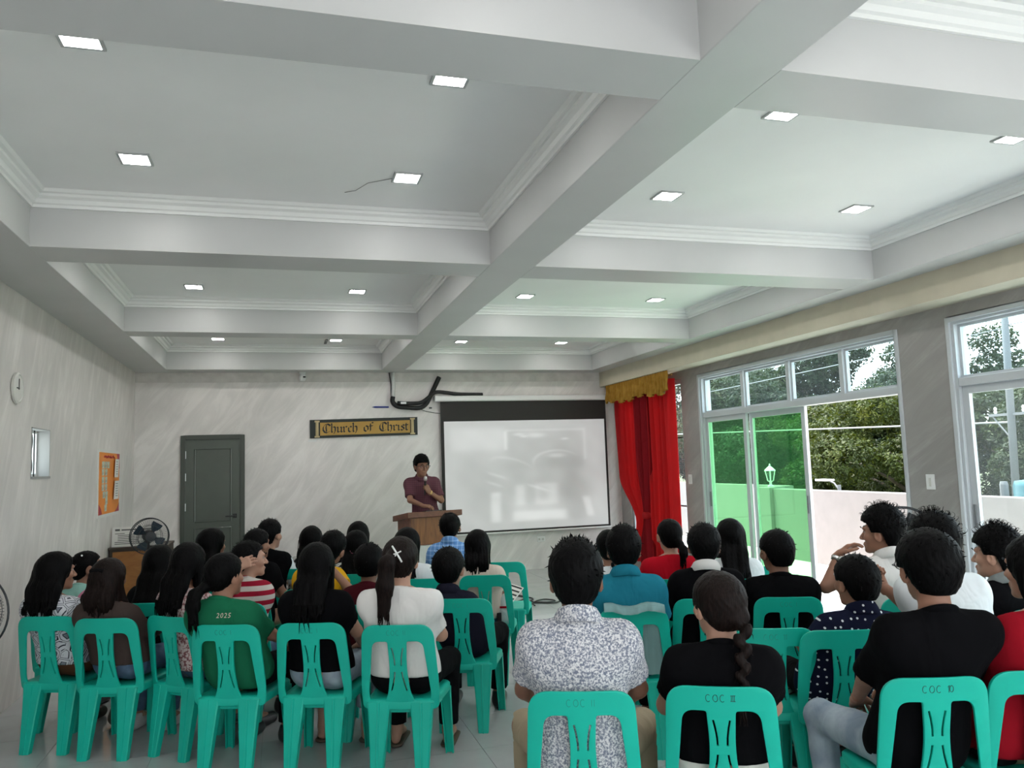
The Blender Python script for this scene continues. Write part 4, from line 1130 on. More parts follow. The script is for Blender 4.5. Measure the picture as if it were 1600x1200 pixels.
# ------------------------------------------------------------------ people: bodies grown from blended distance fields
F = np.float32
class Field:
    def __init__(s, lo, hi, h):
        s.h = h; s.lo = np.array(lo, float); s.n = np.ceil((np.array(hi, float) - s.lo) / h).astype(int) + 1
        s.d = np.full(s.n, 9, F); s.ax = [(s.lo[i] + h * np.arange(s.n[i])).astype(F) for i in range(3)]
    def put(s, fn, lo, hi, k=0.0, mode='u'):
        pad = k + 2.5 * s.h
        i0 = np.clip(np.floor((np.minimum(lo, hi) - pad - s.lo) / s.h).astype(int), 0, s.n)
        i1 = np.clip(np.ceil((np.maximum(lo, hi) + pad - s.lo) / s.h).astype(int) + 1, 0, s.n)
        if np.any(i1 <= i0): return
        sl = tuple(slice(a, b) for a, b in zip(i0, i1))
        x = s.ax[0][sl[0]][:, None, None]; y = s.ax[1][sl[1]][None, :, None]; z = s.ax[2][sl[2]][None, None, :]
        v = fn(x, y, z); c = s.d[sl]
        if mode == 'u':
            r = np.minimum(v, c)
            if k: r = r - np.maximum(k - np.abs(v - c), 0) ** 2 / (4 * k)
        elif mode == 's':
            v = -v; r = np.maximum(v, c)
            if k: r = r + np.maximum(k - np.abs(v - c), 0) ** 2 / (4 * k)
        else:
            r = np.maximum(v, c)
        s.d[sl] = r
    def cap(s, a, b, ra, rb=None, k=0.0, q=1.0, mode='u', cut=None):
        rb = ra if rb is None else rb
        a = np.array(a, float); b = np.array(b, float); ab = b - a; ab2 = ab.copy(); ab2[1] /= q
        L = max(ab2 @ ab2, 1e-9); m = max(ra, rb)
        def fn(x, y, z):
            px, py, pz = x - a[0], (y - a[1]) / q, z - a[2]
            t = (px * ab2[0] + py * ab2[1] + pz * ab2[2]) / L
            tc = np.clip(t, 0, 1)
            d = np.sqrt((px - tc * ab2[0]) ** 2 + (py - tc * ab2[1]) ** 2 + (pz - tc * ab2[2]) ** 2) - (ra + (rb - ra) * tc)
            if q != 1.0: d = d * (q + (1 - q) * .4)
            if cut is not None: d = np.maximum(d, (t - cut) * math.sqrt(L))
            return d.astype(F)
        s.put(fn, np.minimum(a, b) - m, np.maximum(a, b) + m, k, mode)
    def ell(s, c, r, k=0.0, Rm=None, mode='u'):
        c = np.array(c, float); r = np.array(r, float); m = r.max()
        def fn(x, y, z):
            px, py, pz = x - c[0], y - c[1], z - c[2]
            if Rm is not None:
                px, py, pz = (Rm[0, 0] * px + Rm[1, 0] * py + Rm[2, 0] * pz, Rm[0, 1] * px + Rm[1, 1] * py + Rm[2, 1] * pz, Rm[0, 2] * px + Rm[1, 2] * py + Rm[2, 2] * pz)
            k0 = np.sqrt((px / r[0]) ** 2 + (py / r[1]) ** 2 + (pz / r[2]) ** 2)
            k1 = np.sqrt((px / r[0] ** 2) ** 2 + (py / r[1] ** 2) ** 2 + (pz / r[2] ** 2) ** 2) + 1e-6
            return (k0 * (k0 - 1) / k1).astype(F)
        s.put(fn, c - m, c + m, k, mode)
    def mesh(s):
        d = s.d; n = s.n
        ins = d < 0
        cnt = np.zeros(n - 1, np.int8)
        for i in (0, 1):
            for j in (0, 1):
                for k in (0, 1):
                    cnt += ins[i:n[0] - 1 + i, j:n[1] - 1 + j, k:n[2] - 1 + k]
        act = (cnt > 0) & (cnt < 8)
        I = np.argwhere(act)
        idx = np.full(n - 1, -1, np.int32); idx[tuple(I.T)] = np.arange(len(I))
        C = [(0, 0, 0), (1, 0, 0), (0, 1, 0), (1, 1, 0), (0, 0, 1), (1, 0, 1), (0, 1, 1), (1, 1, 1)]
        val = np.stack([d[I[:, 0] + a, I[:, 1] + b, I[:, 2] + c] for a, b, c in C], 1)
        acc = np.zeros((len(I), 3)); w = np.zeros(len(I))
        for p, q in ((0, 1), (2, 3), (4, 5), (6, 7), (0, 2), (1, 3), (4, 6), (5, 7), (0, 4), (1, 5), (2, 6), (3, 7)):
            a, b = val[:, p], val[:, q]; m = (a < 0) != (b < 0)
            t = np.where(m, a / np.where(m, a - b, 1), 0)
            P, Q = np.array(C[p]), np.array(C[q])
            acc += (P + (Q - P) * t[:, None]) * m[:, None]; w += m
        v = s.lo + (I + acc / w[:, None]) * s.h
        faces = []
        for ax in range(3):
            o = [1, 1, 1]; o[ax] = 0
            A = ins[tuple(slice(o[i], n[i] - 1) for i in range(3))]
            sh = [slice(o[i], n[i] - 1) for i in range(3)]; sh[ax] = slice(1, n[ax])
            B = ins[tuple(sh)]
            E = np.argwhere(A != B)
            if not len(E): continue
            fl = A[tuple(E.T)]
            E = E + np.array(o)
            u, w_ = [(1, 2), (2, 0), (0, 1)][ax]
            du = np.zeros(3, int); du[u] = 1; dw = np.zeros(3, int); dw[w_] = 1
            q = np.stack([idx[tuple((E - du - dw).T)], idx[tuple((E - dw).T)], idx[tuple(E.T)], idx[tuple((E - du).T)]], 1)
            q[~fl] = q[~fl][:, ::-1]
            faces.append(q)
        f = np.concatenate(faces) if faces else np.zeros((0, 4), int)
        return v, f[(f >= 0).all(1)]

def join(parts):
    V = []; Q = []; n = 0
    for v, f in parts:
        V.append(np.asarray(v)); Q.append(np.asarray(f) + n); n += len(v)
    return np.concatenate(V), np.concatenate(Q)

def rotz(a): c, s = math.cos(a), math.sin(a); return np.array([[c, -s, 0], [s, c, 0], [0, 0, 1]])
def rotx(a): c, s = math.cos(a), math.sin(a); return np.array([[1, 0, 0], [0, c, -s], [0, s, c]])
def roty(a): c, s = math.cos(a), math.sin(a); return np.array([[c, 0, s], [0, 1, 0], [-s, 0, c]])

# ---- hands: palm, four unequal bent fingers, thumb from the side of the palm; x = thumb side, y = along fingers, z = back of hand
def hand_mesh(curl, h, spread=0.0, thumb_in=0.0):
    g = Field((-.075, -.05, -.105), (.095, .21, .05), h)
    g.cap((0, -.03, 0), (0, .01, 0), .024, .025, 0, .9)
    for x0, x1 in ((.024, .030), (.008, .010), (-.008, -.010), (-.022, -.028)):
        g.cap((x0 * .7, .0, 0), (x1, .082 - abs(x1) * .25, .002), .017, .0135, .012)
    for i, (x, L, r) in enumerate(((.031, .072, .0090), (.0105, .080, .0093), (-.0105, .074, .0088), (-.030, .058, .0078))):
        p = np.array([x, .083 - (.010 if i == 3 else .0), .0]); a = 0.0; side = spread * (1.5 - i) * .09
        for j, (fr, c) in enumerate(zip((.45, .31, .24), curl)):
            a += R(c); l = L * fr
            q = p + np.array([math.sin(side) * l * math.cos(a), math.cos(a) * l, -math.sin(a) * l])
            g.cap(p, q, r * (1 - .07 * j), r * (.93 - .07 * j), .004 if j else .006)
            p = q
    t0 = np.array([.026, .018, -.006]); t1 = np.array([.052 - .01 * thumb_in, .048, -.020 - .012 * thumb_in]); t2 = np.array([.060 - .026 * thumb_in, .080, -.032 - .018 * thumb_in]); t3 = np.array([.058 - .045 * thumb_in, .104, -.044 - .010 * thumb_in])
    g.cap(t0, t1, .017, .0125, .012); g.cap(t1, t2, .0118, .0105, .004); g.cap(t2, t3, .0102, .0085, .003)
    return g.mesh()
HANDS = {}
def hand(kind, fine):
    k = (kind, fine)
    if k not in HANDS:
        c = {'relaxed': (22, 28, 18), 'grip': (62, 82, 48), 'flat': (8, 12, 8), 'fist': (82, 96, 60)}[kind]
        HANDS[k] = hand_mesh(c, .0042 if fine else .0065, .6 if kind in ('relaxed', 'flat') else .1, 1.0 if kind in ('grip', 'fist') else .2)
    return HANDS[k]
def place_hand(kind, fine, W, d, back, right, sc=1.0):
    """W wrist, d direction of the fingers, back = direction the back of the hand faces, right hand or left"""
    v, f = hand(kind, fine)
    y = np.array(d, float); y /= np.linalg.norm(y)
    z = np.array(back, float); z = z - y * (z @ y); z /= np.linalg.norm(z)
    x = np.cross(y, z)
    # palm down, fingers forward: the thumb of a right hand points left
    sx = -1.0 if right else 1.0
    vv = (v[:, 0:1] * sx) * x + v[:, 1:2] * y + v[:, 2:3] * z
    return vv * sc + np.array(W), (f[:, ::-1] if sx < 0 else f)

def ik(S, W, l1, l2, hint):
    S, W, hint = (np.array(q, float) for q in (S, W, hint))
    D = W - S; d = np.linalg.norm(D); dm = (l1 + l2) * .985
    if d > dm: W = S + D / d * dm; D = W - S; d = dm
    d = max(d, abs(l1 - l2) * 1.1 + 1e-4)
    a = (l1 * l1 - l2 * l2 + d * d) / (2 * d); hh = math.sqrt(max(l1 * l1 - a * a, 1e-6))
    u = D / np.linalg.norm(D); p = hint - u * (hint @ u); p /= np.linalg.norm(p)
    return S + u * a + p * hh, W

def wob(x, y, z, f=1.0):
    return (np.sin(23 * f * x + 1.7 * np.sin(17 * f * z)) * np.sin(19 * f * y + 11 * f * z + .7) * .6 + .4 * np.sin(41 * f * z + 13 * f * x) * np.sin(37 * f * x - 29 * f * y)).astype(F)

ZS = .40                                     # seat height of the chairs

def tufts(strands, n=3):
    """thin tapering strands of hair: list of (points, radius)"""
    V = []; Q = []; c = 0
    for pts, r in strands:
        m = len(pts)
        P = np.array(pts, float); T = np.gradient(P, axis=0); T /= np.linalg.norm(T, axis=1)[:, None] + 1e-9
        ref = np.array([.3, .9, .2]); U = np.cross(T, ref); U /= np.linalg.norm(U, axis=1)[:, None] + 1e-9; W = np.cross(T, U)
        rr = r * (1 - np.linspace(0, 1, m) ** 2 * .92)
        for k in range(n):
            a = 6.2832 * k / n; V.append(P + (U * math.cos(a) + W * math.sin(a)) * rr[:, None])
        for k in range(n):
            k2 = (k + 1) % n
            i = np.arange(m - 1); Q.append(np.stack([c + k * m + i, c + k2 * m + i, c + k2 * m + i + 1, c + k * m + i + 1], 1))
        c += n * m
    return np.concatenate(V), np.concatenate(Q)

def person(key, x, y, deg, head, label, hyaw=None, hpitch=0.0, hroll=0.0, w=1.0, hs=1.0, skin='skin', hair='short', hmat='hair', hopt=None,
           shirt='black', sleeve=.62, neck='tee', hem=.05, pants='dark', legs='trousers', shoe='shoe_dark', arms=None, fine=False, puff=0.0,
           standing=False, far=False, collar=None, nboff=(0, 0, 0), group='seated audience', zs=ZS, seated_legs=True):
    root = empty('person', (x, y, 0), R(deg), label, 'person', group)
    ho = hopt or {}
    rg = random.Random(hash(key) % 9999 if not isinstance(key, str) else sum(ord(c) * (i + 3) for i, c in enumerate(key)))
    ca, sa = math.cos(R(-deg)), math.sin(R(-deg))
    dx, dy = head[0] - x, head[1] - y
    hc = np.array([ca * dx - sa * dy, sa * dx + ca * dy, head[2]])
    Mh = rotz(R((deg if hyaw is None else hyaw) - deg)) @ rotx(R(hpitch)) @ roty(R(hroll))
    H = lambda px, py, pz: hc + Mh @ np.array([px, py, pz]) * hs
    hz0 = (zs + .115) if not standing else .93
    hip = np.array([0, -.055, hz0]) if not standing else np.array([0, 0, hz0])
    nb = hc + np.array([0, -.028, -.155 * hs]) + (Mh @ np.array([0, -.02, 0])) * .6 + np.array(nboff)
    shz = nb[2] - .035; shx = .150 * w
    Sh = {1: np.array([nb[0] + shx, nb[1] + .002, shz - .018]), -1: np.array([nb[0] - shx, nb[1] + .002, shz - .018])}
    tw = 1.0 if w > .9 else w + .03
    ch = hip + (nb - hip) * .66 + np.array([0, -.006, 0]); wa = hip + (nb - hip) * .32 + np.array([0, -.004, 0])
    s = (nb[2] - hip[2]) / .50
    l1, l2 = .265 * min(1.05, .35 + .65 * s) * (.9 + .1 * w), .235 * min(1.05, .35 + .65 * s) * (.9 + .1 * w)
    arms = arms or {}
    A = {}
    for sd in (1, -1):
        a = arms.get(sd, {})
        Wt = np.array(a.get('w', (sd * .085, .225 + nb[1] * .4, hz0 + .125)))
        if a.get('head'): Wt = H(*a['head'])
        hint = np.array(a.get('e', (sd * .75, -.55, -.5)))
        E, Wr = ik(Sh[sd], Wt, l1, l2, hint)
        if 'E' in a: E, Wr = np.array(a['E'], float), Wt
        if 'Eo' in a: E, Wr = Sh[sd] + np.array(a['Eo'], float), Wt
        A[sd] = (E, Wr, a)
    hb = .0125 if not far else .016
    # ---- body: head and neck at a finer grid, then trunk, arms and legs
    hh = .0058 if fine else (.0078 if not far else .0095)
    hr_ = .165 * hs
    g = Field(np.minimum(hc - hr_, nb - np.array([.11, .09, .09])), np.maximum(hc + hr_, nb + .08), hh)
    k_ = hs
    g.ell(H(0, -.014, .018), np.array([.073, .093, .083]) * k_, 0, Mh)
    g.ell(H(0, .022, -.035), np.array([.057, .064, .074]) * k_, .03 * k_, Mh)
    g.ell(H(0, .044, -.083), np.array([.037, .040, .028]) * k_, .03 * k_, Mh)
    for sd in (1, -1):
        g.ell(H(sd * .042, .058, -.028), np.array([.022, .022, .020]) * k_, .022 * k_, Mh)
    g.cap(H(-.030, .080, .020), H(.030, .080, .020), .012 * k_, .012 * k_, .016 * k_)
    for sd in (1, -1):
        g.ell(H(sd * .030, .094, .003), np.array([.015, .012, .010]) * k_, .010 * k_, Mh, 's')
    g.cap(H(0, .084, .004), H(0, .107, -.034), .0085 * k_, .0125 * k_, .012 * k_)
    for sd in (1, -1): g.ell(H(sd * .012, .096, -.038), np.array([.009, .010, .008]) * k_, .006 * k_, Mh)
    g.cap(H(-.016, .087, -.064), H(.016, .087, -.064), .0075 * k_, None, .006 * k_)
    g.cap(H(-.013, .085, -.077), H(.013, .085, -.077), .0078 * k_, None, .006 * k_)
    g.cap(H(-.014, .098, -.0705), H(.014, .098, -.0705), .0028 * k_, None, .003, mode='s')
    g.ell(H(0, .072, -.103), np.array([.022, .02, .016]) * k_, .018 * k_, Mh)
    for sd in (1, -1):
        Re = Mh @ rotz(R(-sd * 18)) @ rotx(R(-8))
        g.ell(H(sd * .082, -.008, -.014), np.array([.0125, .022, .034]) * k_, .006 * k_, Re)
        g.ell(H(sd * .094, -.002, -.010), np.array([.007, .011, .019]) * k_, .004 * k_, Re, 's')
    nr = (.052 if w > .9 else .045) * (.5 + .5 * hs)
    g.cap(H(0, -.022, -.055), nb + np.array([0, 0, .0]), nr, nr * 1.06, .035, .95)
    g.cap(nb + np.array([0, 0, .0]), nb - np.array([0, 0, .05]), nr * 1.06, nr * 1.2, .02)
    parts = [g.mesh()]
    lo = np.array([-.48, -.30, zs - .10 if not standing else -.01]); hi = np.array([.48, .36, nb[2] + .03])
    for sd in (1, -1):
        for q in A[sd][:2]: lo = np.minimum(lo, q - .09); hi = np.maximum(hi, q + .09)
    bare = legs in ('shorts', 'skirt', 'barefoot', 'cropped')
    if not far: lo[2] = -.005; hi[1] = max(hi[1], .66 if not standing else .3)
    g = Field(lo, hi, hb)
    def torso(g, inf, k):
        g.cap(hip - [.075 * tw, 0, 0], hip + [.075 * tw, 0, 0], .102 * tw ** .5 + inf, None, 0, .86)
        g.cap(wa - [.055 * tw, 0, 0], wa + [.055 * tw, 0, 0], .088 * tw ** .5 + inf, None, k, .86)
        g.cap(ch - [.068 * tw, 0, 0], ch + [.068 * tw, 0, 0], .100 * tw ** .5 + inf, None, k, .84)
        g.cap(hip, ch, .10 * tw + inf, .10 * tw + inf, k, .84)
        g.cap(Sh[-1] - [0, 0, .02], Sh[1] - [0, 0, .02], .056 * w ** .5 + inf, None, k, 1)
        for sd in (1, -1): g.cap(nb + np.array([0, -.008, -.005]), Sh[sd] + np.array([-sd * .02, -.006, .006]), .046 + inf, .044 + inf, .05)
    torso(g, 0.0, .07)
    for sd in (1, -1):
        E, Wr, a = A[sd]
        g.cap(Sh[sd], E, .047 * w ** .5, .037 * w ** .5, .03); g.cap(E, Wr, .037 * w ** .5, .025, .012)
    # legs
    L = {}
    for sd in (1, -1):
        hj = hip + np.array([sd * .085 * tw, .01, -.03])
        if standing:
            kn = np.array([sd * .095, .01, .50]); an = np.array([sd * .10, -.02, .085])
        else:
            ksp = (arms.get('knee', .115)); kn = np.array([sd * ksp, .395 * min(1, .55 + .45 * s), zs + .072]); an = np.array([sd * ksp * .95, kn[1] - .03, .085])
        L[sd] = (hj, kn, an)
        if not far or standing:
            g.cap(hj, kn, .080 * tw ** .5, .056, .03); g.cap(kn, an, .054, .036, .015)
            g.cap(an, an + np.array([0, .13, -.045]), .034, .026, .02); g.cap(an, an + np.array([0, -.035, -.045]), .03, .028, .02)
        else:
            g.cap(hj, kn, .080 * tw ** .5, .056, .03)
    g.put(lambda x_, y_, z_: np.broadcast_to((.004 - z_).astype(F), (x_.shape[0], y_.shape[1], z_.shape[2])), lo, hi, 0, 'i')
    parts.append(g.mesh())
    for sd in (1, -1):
        E, Wr, a = A[sd]
        dd = np.array(a.get('d', Wr - E + np.array([-sd * .10, .10, -.03])))
        bk = np.array(a.get('b', (sd * .3, .2, .9)))
        if far and not a: continue
        parts.append(place_hand(a.get('hand', 'relaxed'), bool(a.get('fine')), Wr, dd, bk, sd > 0, .96 if w > .9 else .88))
    v, f = join(parts)
    body = link('body', np_mesh('body', v, f), M[skin], root)
    # ---- shirt
    lo = np.array([-.46, -.30, zs - .03 if not standing else .75]); hi = np.array([.46, .30, nb[2] + .09])
    for sd in (1, -1): lo = np.minimum(lo, Sh[sd] + (A[sd][0] - Sh[sd]) * min(sleeve, 1) - .11); hi = np.maximum(hi, Sh[sd] + (A[sd][0] - Sh[sd]) * min(sleeve, 1) + .11)
    if sleeve > 1:
        for sd in (1, -1): lo = np.minimum(lo, A[sd][1] - .08); hi = np.maximum(hi, A[sd][1] + .08)
    hsrt = .0105 if not far else .014
    g = Field(lo, hi, hsrt)
    torso(g, .0155, .085)
    for sd in (1, -1):
        E, Wr, a = A[sd]
        if sleeve <= 1:
            tip = Sh[sd] + (E - Sh[sd]) * sleeve
            g.cap(Sh[sd], tip, .062 * w ** .5, (.060 if neck != 'girl' else .054) * w ** .5, .035, 1, cut=1.0)
            if puff: g.ell(Sh[sd] + np.array([sd * .03, -.002, -.015]), np.array([.062, .066, .075]) * puff, .02)
        else:
            g.cap(Sh[sd], E, .062 * w ** .5, .052 * w ** .5, .035); g.cap(E, Wr, .050 * w ** .5, .037, .012, 1, cut=.97)
    # folds
    amp = .0032 if not far else .002
    X, Y, Z = g.ax[0][:, None, None], g.ax[1][None, :, None], g.ax[2][None, None, :]
    g.d += amp * wob(X, Y, Z + .5 * X, .8 + .3 * rg.random())
    zn = nb[2] + {'tee': .020, 'polo': .030, 'girl': .004, 'crew': .024}[neck]
    zh = zs + hem if not standing else .80
    g.put(lambda x_, y_, z_: np.maximum((z_ - zn + .55 * (y_ - nb[1])) * .87, zh - z_ + 0 * y_).astype(F) + 0 * x_, lo, hi, 0, 'i')
    sv, sf = g.mesh()
    so = link('shirt', np_mesh('shirt', sv, sf), M[shirt], root)
    if neck in ('tee', 'crew', 'polo'):
        # neckband / collar ring following the neck opening
        rb = nr * 1.06 + .014; pts = []; hgt = .016 if neck != 'polo' else .040
        mb = MB(); rings = []
        NN = 22
        for kk, (dr, dz) in enumerate(((.004, -.012), (.010, 0), (.008, hgt * .6), (.002, hgt), (-.004, hgt), (-.004, -.012))):
            rings.append([(nb[0] + (rb + dr) * math.cos(t * 6.2832 / NN), nb[1] + (rb + dr) * math.sin(t * 6.2832 / NN) * .96, zn - .012 + dz - .50 * (rb) * math.sin(t * 6.2832 / NN)) for t in range(NN)])
        mb.loft(rings + [rings[0]], True, False)
        if neck == 'polo':
            r2 = []
            for dr, dz in ((.004, hgt), (.016, hgt * .5), (.026, -.016), (.022, -.018), (.010, hgt * .4)):
                r2.append([(nb[0] + (rb + dr) * math.cos(t * 6.2832 / NN), nb[1] + (rb + dr) * math.sin(t * 6.2832 / NN) * .96, zn - .012 + dz - .50 * rb * math.sin(t * 6.2832 / NN)) for t in range(NN)])
            mb.loft(r2 + [r2[0]], True, False)
        mb.build('collar', M[collar or shirt], root, smooth=True)
    # ---- trousers, skirt or shorts
    if not far or standing:
        lo = np.array([-.30, -.24, zs - .09 if not standing else .03]); hi = np.array([.30, .58, hz0 + .14])
        if not standing: lo[2] = -.0
        g = Field(lo, hi, .0135)
        inf = .013
        g.cap(hip - [.075 * tw, 0, 0], hip + [.075 * tw, 0, 0], .102 * tw ** .5 + inf, None, 0, .86)
        for sd in (1, -1):
            hj, kn, an = L[sd]
            if legs == 'skirt':
                g.cap(hj, kn, .095 * tw ** .5, .085, .05)
            elif legs == 'shorts':
                g.cap(hj, hj + (kn - hj) * .72, .088 * tw ** .5, .078, .03, 1, cut=1.0)
            else:
                g.cap(hj, kn, .085 * tw ** .5 + .004, .068, .03); g.cap(kn, kn + (an - kn) * (.92 if legs == 'trousers' else .74), .066, .056 if legs == 'trousers' else .070, .02, 1, cut=1.0)
        if legs == 'skirt': g.cap(L[1][0], L[-1][1], .09, .08, .04)
        X, Y, Z = g.ax[0][:, None, None], g.ax[1][None, :, None], g.ax[2][None, None, :]
        g.d += .003 * wob(X, Y, Z, 1.1)
        zt = hz0 + .085
        g.put(lambda x_, y_, z_: (z_ - zt + 0 * y_ + 0 * x_).astype(F), lo, hi, 0, 'i')
        tv, tf = g.mesh()
        link({'skirt': 'skirt', 'shorts': 'shorts'}.get(legs, 'trousers'), np_mesh('trousers', tv, tf), M[pants], root)
        if shoe:
            for sd in (1, -1):
                an = L[sd][2]; g = Field((an[0] - .07, an[1] - .11, -.006), (an[0] + .07, an[1] + .23, .13), .0095)
                if shoe.startswith('shoe'):
                    g.cap((an[0], an[1] - .035, .045), (an[0], an[1] + .15, .034), .043, .038, 0)
                    g.cap((an[0], an[1] - .02, .07), (an[0], an[1] - .01, .095), .043, .042, .02)
                    g.put(lambda x_, y_, z_: (z_ - .105 + 0 * x_ + 0 * y_).astype(F), g.lo, g.lo + .4, 0, 'i')
                else:
                    g.cap((an[0], an[1] - .03, .012), (an[0], an[1] + .16, .010), .044, .042, 0, 1); g.put(lambda x_, y_, z_: (z_ - .018 + 0 * x_ + 0 * y_).astype(F), g.lo, g.lo + .4, 0, 'i')
                g.put(lambda x_, y_, z_: (.002 - z_ + 0 * x_ + 0 * y_).astype(F), g.lo, g.lo + .4, 0, 'i')
                link('shoe' if shoe.startswith('shoe') else 'sandal', np_mesh('shoe', *g.mesh()), M[shoe], root)
    # ---- hair
    t = ho.get('t', .020); topz = ho.get('top', 0.0); spike = ho.get('spike', 0.0)
    long_ = hair in ('long', 'bob')
    zl = ho.get('len', .60)                                # world height where long hair ends
    hg = .0085 if not far else .0105
    if fine: hg = .0078
    lo = hc - .17 * hs; hi = hc + .17 * hs + np.array([0, 0, topz])
    back = ch[1] - .084 * tw - .045
    if long_: lo = np.minimum(lo, [hc[0] - .22, min(back, hc[1]) - .13, zl - .03]); hi = np.maximum(hi, [hc[0] + .22, hc[1] + .17, 0])
    if hair in ('pony', 'braid'):
        lo = np.minimum(lo, [hc[0] - .2, hc[1] - .26, zl - .03]); hi = np.maximum(hi, [hc[0] + .2, hc[1] + .1, 0])
    g = Field(lo, hi, hg)
    prof = {'short': ([-.2, -.085, -.048, -.032, .0, .026, .042, .075, .2], [-.075, -.078, -.074, .004, .006, .004, .048, .060, .060]),
            'tied': ([-.2, -.06, -.03, -.01, .015, .035, .05, .08, .2], [-.085, -.080, -.055, -.030, -.022, .02, .048, .066, .066]),
            'long': ([-.2, -.03, .02, .04, .055, .075, .2], [-.14, -.14, -.10, -.06, .02, .062, .062])}
    pf = prof['long' if long_ else ('tied' if hair in ('pony', 'braid', 'bun') else 'short')]
    fringe = ho.get('fringe', 0.0)
    def capfn(x_, y_, z_):
        px, py, pz = x_ - hc[0], y_ - hc[1], z_ - hc[2]
        qx, qy, qz = [(Mh[0, i] * px + Mh[1, i] * py + Mh[2, i] * pz) / hs for i in range(3)]
        cy, cz = -.016, .022 + topz * .5
        rx, ry, rz = .073 + t, .094 + t, .083 + t + topz * .5
        ex, ey, ez = qx / rx, (qy - cy) / ry, (qz - cz) / rz
        k0 = np.sqrt(ex * ex + ey * ey + ez * ez); k1 = np.sqrt((ex / rx) ** 2 + (ey / ry) ** 2 + (ez / rz) ** 2) + 1e-6
        d = k0 * (k0 - 1) / k1
        # nape fill
        d2 = np.sqrt((qx / .062) ** 2 + ((qy + .058) / .052) ** 2 + ((qz + .035) / .060) ** 2); d2 = (d2 - 1) * .054
        d = np.minimum(d, d2) - np.maximum(.03 - np.abs(d - d2), 0) ** 2 / .12
        th = np.arctan2(qx, -(qy - .02)); lat = np.arctan2(qz - .03, np.sqrt(qx * qx + qy * qy) + 1e-5)
        d = d + .0016 * np.sin(th * 34 + 4 * np.sin(lat * 5) + 3 * np.sin(qz * 40)) + .0012 * np.sin(th * 71 + lat * 6)
        if spike: d = d - spike * np.clip((qz - .02) / .06, 0, 1) * (.5 + .5 * np.sin(qx * 190 + 5 * np.sin(qy * 60)) * np.sin(qy * 170 + 4 * np.sin(qx * 50)))
        zm = np.interp(qy, pf[0], pf[1]) - fringe * ((qy > .04) & (np.abs(qx) < .07))
        e = (zm - qz) * .85
        return (np.maximum(d, e) * hs).astype(F)
    g.put(capfn, hc - .16 * hs, hc + .16 * hs + np.array([0, 0, topz]), 0)
    strands = []
    mid = np.array([hc[0], hc[1], 0])
    if long_:
        hw = ho.get('wide', .082) * hs
        top = H(0, -.045, .01); nk = np.array([nb[0], min(nb[1] - .075, top[1] - .0), nb[2] + .04]); bk_ = np.array([nb[0], back, nb[2] - .16])
        path = [top, nk]
        if zl < nb[2] - .05:
            path.append(np.array([nb[0], min(nk[1], back + .01), nb[2] - .10])); path.append(np.array([nb[0], back - .005, zl]))
        else: path.append(np.array([nb[0], nk[1] + .01, zl]))
        for a, b in zip(path[:-1], path[1:]):
            q0 = hw * (.98 if a is top else 1.0)
            g.cap(a - [hw * .42, 0, 0], b - [hw * .55, 0, 0], hw * .62, hw * .5, .03, .62)
            g.cap(a + [hw * .42, 0, 0], b + [hw * .55, 0, 0], hw * .62, hw * .5, .03, .62)
        # side locks down past the ears
        for sd in (1, -1):
            g.cap(H(sd * .068, -.005, .0), H(sd * .072, -.03, -.13), .030 * hs, .028, .02, .8)
        for fs in ho.get('front', ()):                       # locks over a shoulder to the front
            g.cap(H(fs * .07, -.01, -.06), np.array([nb[0] + fs * .10, nb[1] + .05, nb[2] - .06]), .032, .034, .02, .7)
            g.cap(np.array([nb[0] + fs * .10, nb[1] + .05, nb[2] - .06]), np.array([nb[0] + fs * .10, nb[1] + .10, nb[2] - .24]), .034, .022, .02, .6)
        X, Y, Z = g.ax[0][:, None, None], g.ax[1][None, :, None], g.ax[2][None, None, :]
        fade = np.clip((hc[2] + .04 - Z) / .1, 0, 1)
        g.d += (fade * (.0030 * np.sin((X - hc[0]) * 300 + 2.2 * np.sin(Z * 13) + 4 * Y) + .0025 * np.sin((X - hc[0]) * 130 + 1.5 * np.sin(Z * 9 + 1)))).astype(F)
        g.put(lambda x_, y_, z_: (zl + .028 * np.sin((x_ - hc[0]) * 70 + 1) + .018 * np.sin((x_ - hc[0]) * 190) - z_ + 0 * y_).astype(F), g.lo, g.lo + [1, 1, 1.2], 0, 'i')
        for k in range(ho.get('wisps', 14)):
            u = (k + .5) / ho.get('wisps', 14) * 2 - 1 + rg.uniform(-.06, .06)
            x0 = nb[0] + u * hw * 1.02; z0 = zl + .06
            yb = path[-1][1] - .03 * (1 - u * u)
            ln = rg.uniform(.05, .13)
            strands.append(([(x0, yb, z0), (x0 + rg.uniform(-.008, .008), yb - .004, z0 - ln * .6), (x0 + rg.uniform(-.02, .02), yb + .002, z0 - ln - .02)], .006))
        for k in range(10):
            sd = rg.choice((1, -1)); z0 = rg.uniform(-.10, .02)
            p = H(sd * (.088 + rg.uniform(-.004, .004)), -.04 + rg.uniform(-.04, .02), z0)
            strands.append(([p, p + np.array([sd * .006, -.004, -.06]), p + np.array([sd * rg.uniform(-.004, .018), -.008, -.14])], .0032))
    if hair == 'pony':
        tie = H(ho.get('tx', 0.0), -.118, ho.get('tz', .03)); ex_ = ho.get('endx', 0.0)
        end = np.array([nb[0] + ex_, back - .012, zl]); m1 = tie + np.array([ex_ * .3, -.045, -.035]); m2 = (tie * .5 + end * .5) + np.array([ex_ * .15, -.035, 0])
        pw = ho.get('pw', .034)
        g.ell(tie, (.026, .026, .026), .02)
        g.cap(tie, m1, .024, pw * .95, .02); g.cap(m1, m2, pw * .95, pw, .02, .75); g.cap(m2, end, pw, pw * .72, .02, .7)
        X, Y, Z = g.ax[0][:, None, None], g.ax[1][None, :, None], g.ax[2][None, None, :]
        fade = np.clip((tie[2] - Z) / .05, 0, 1)
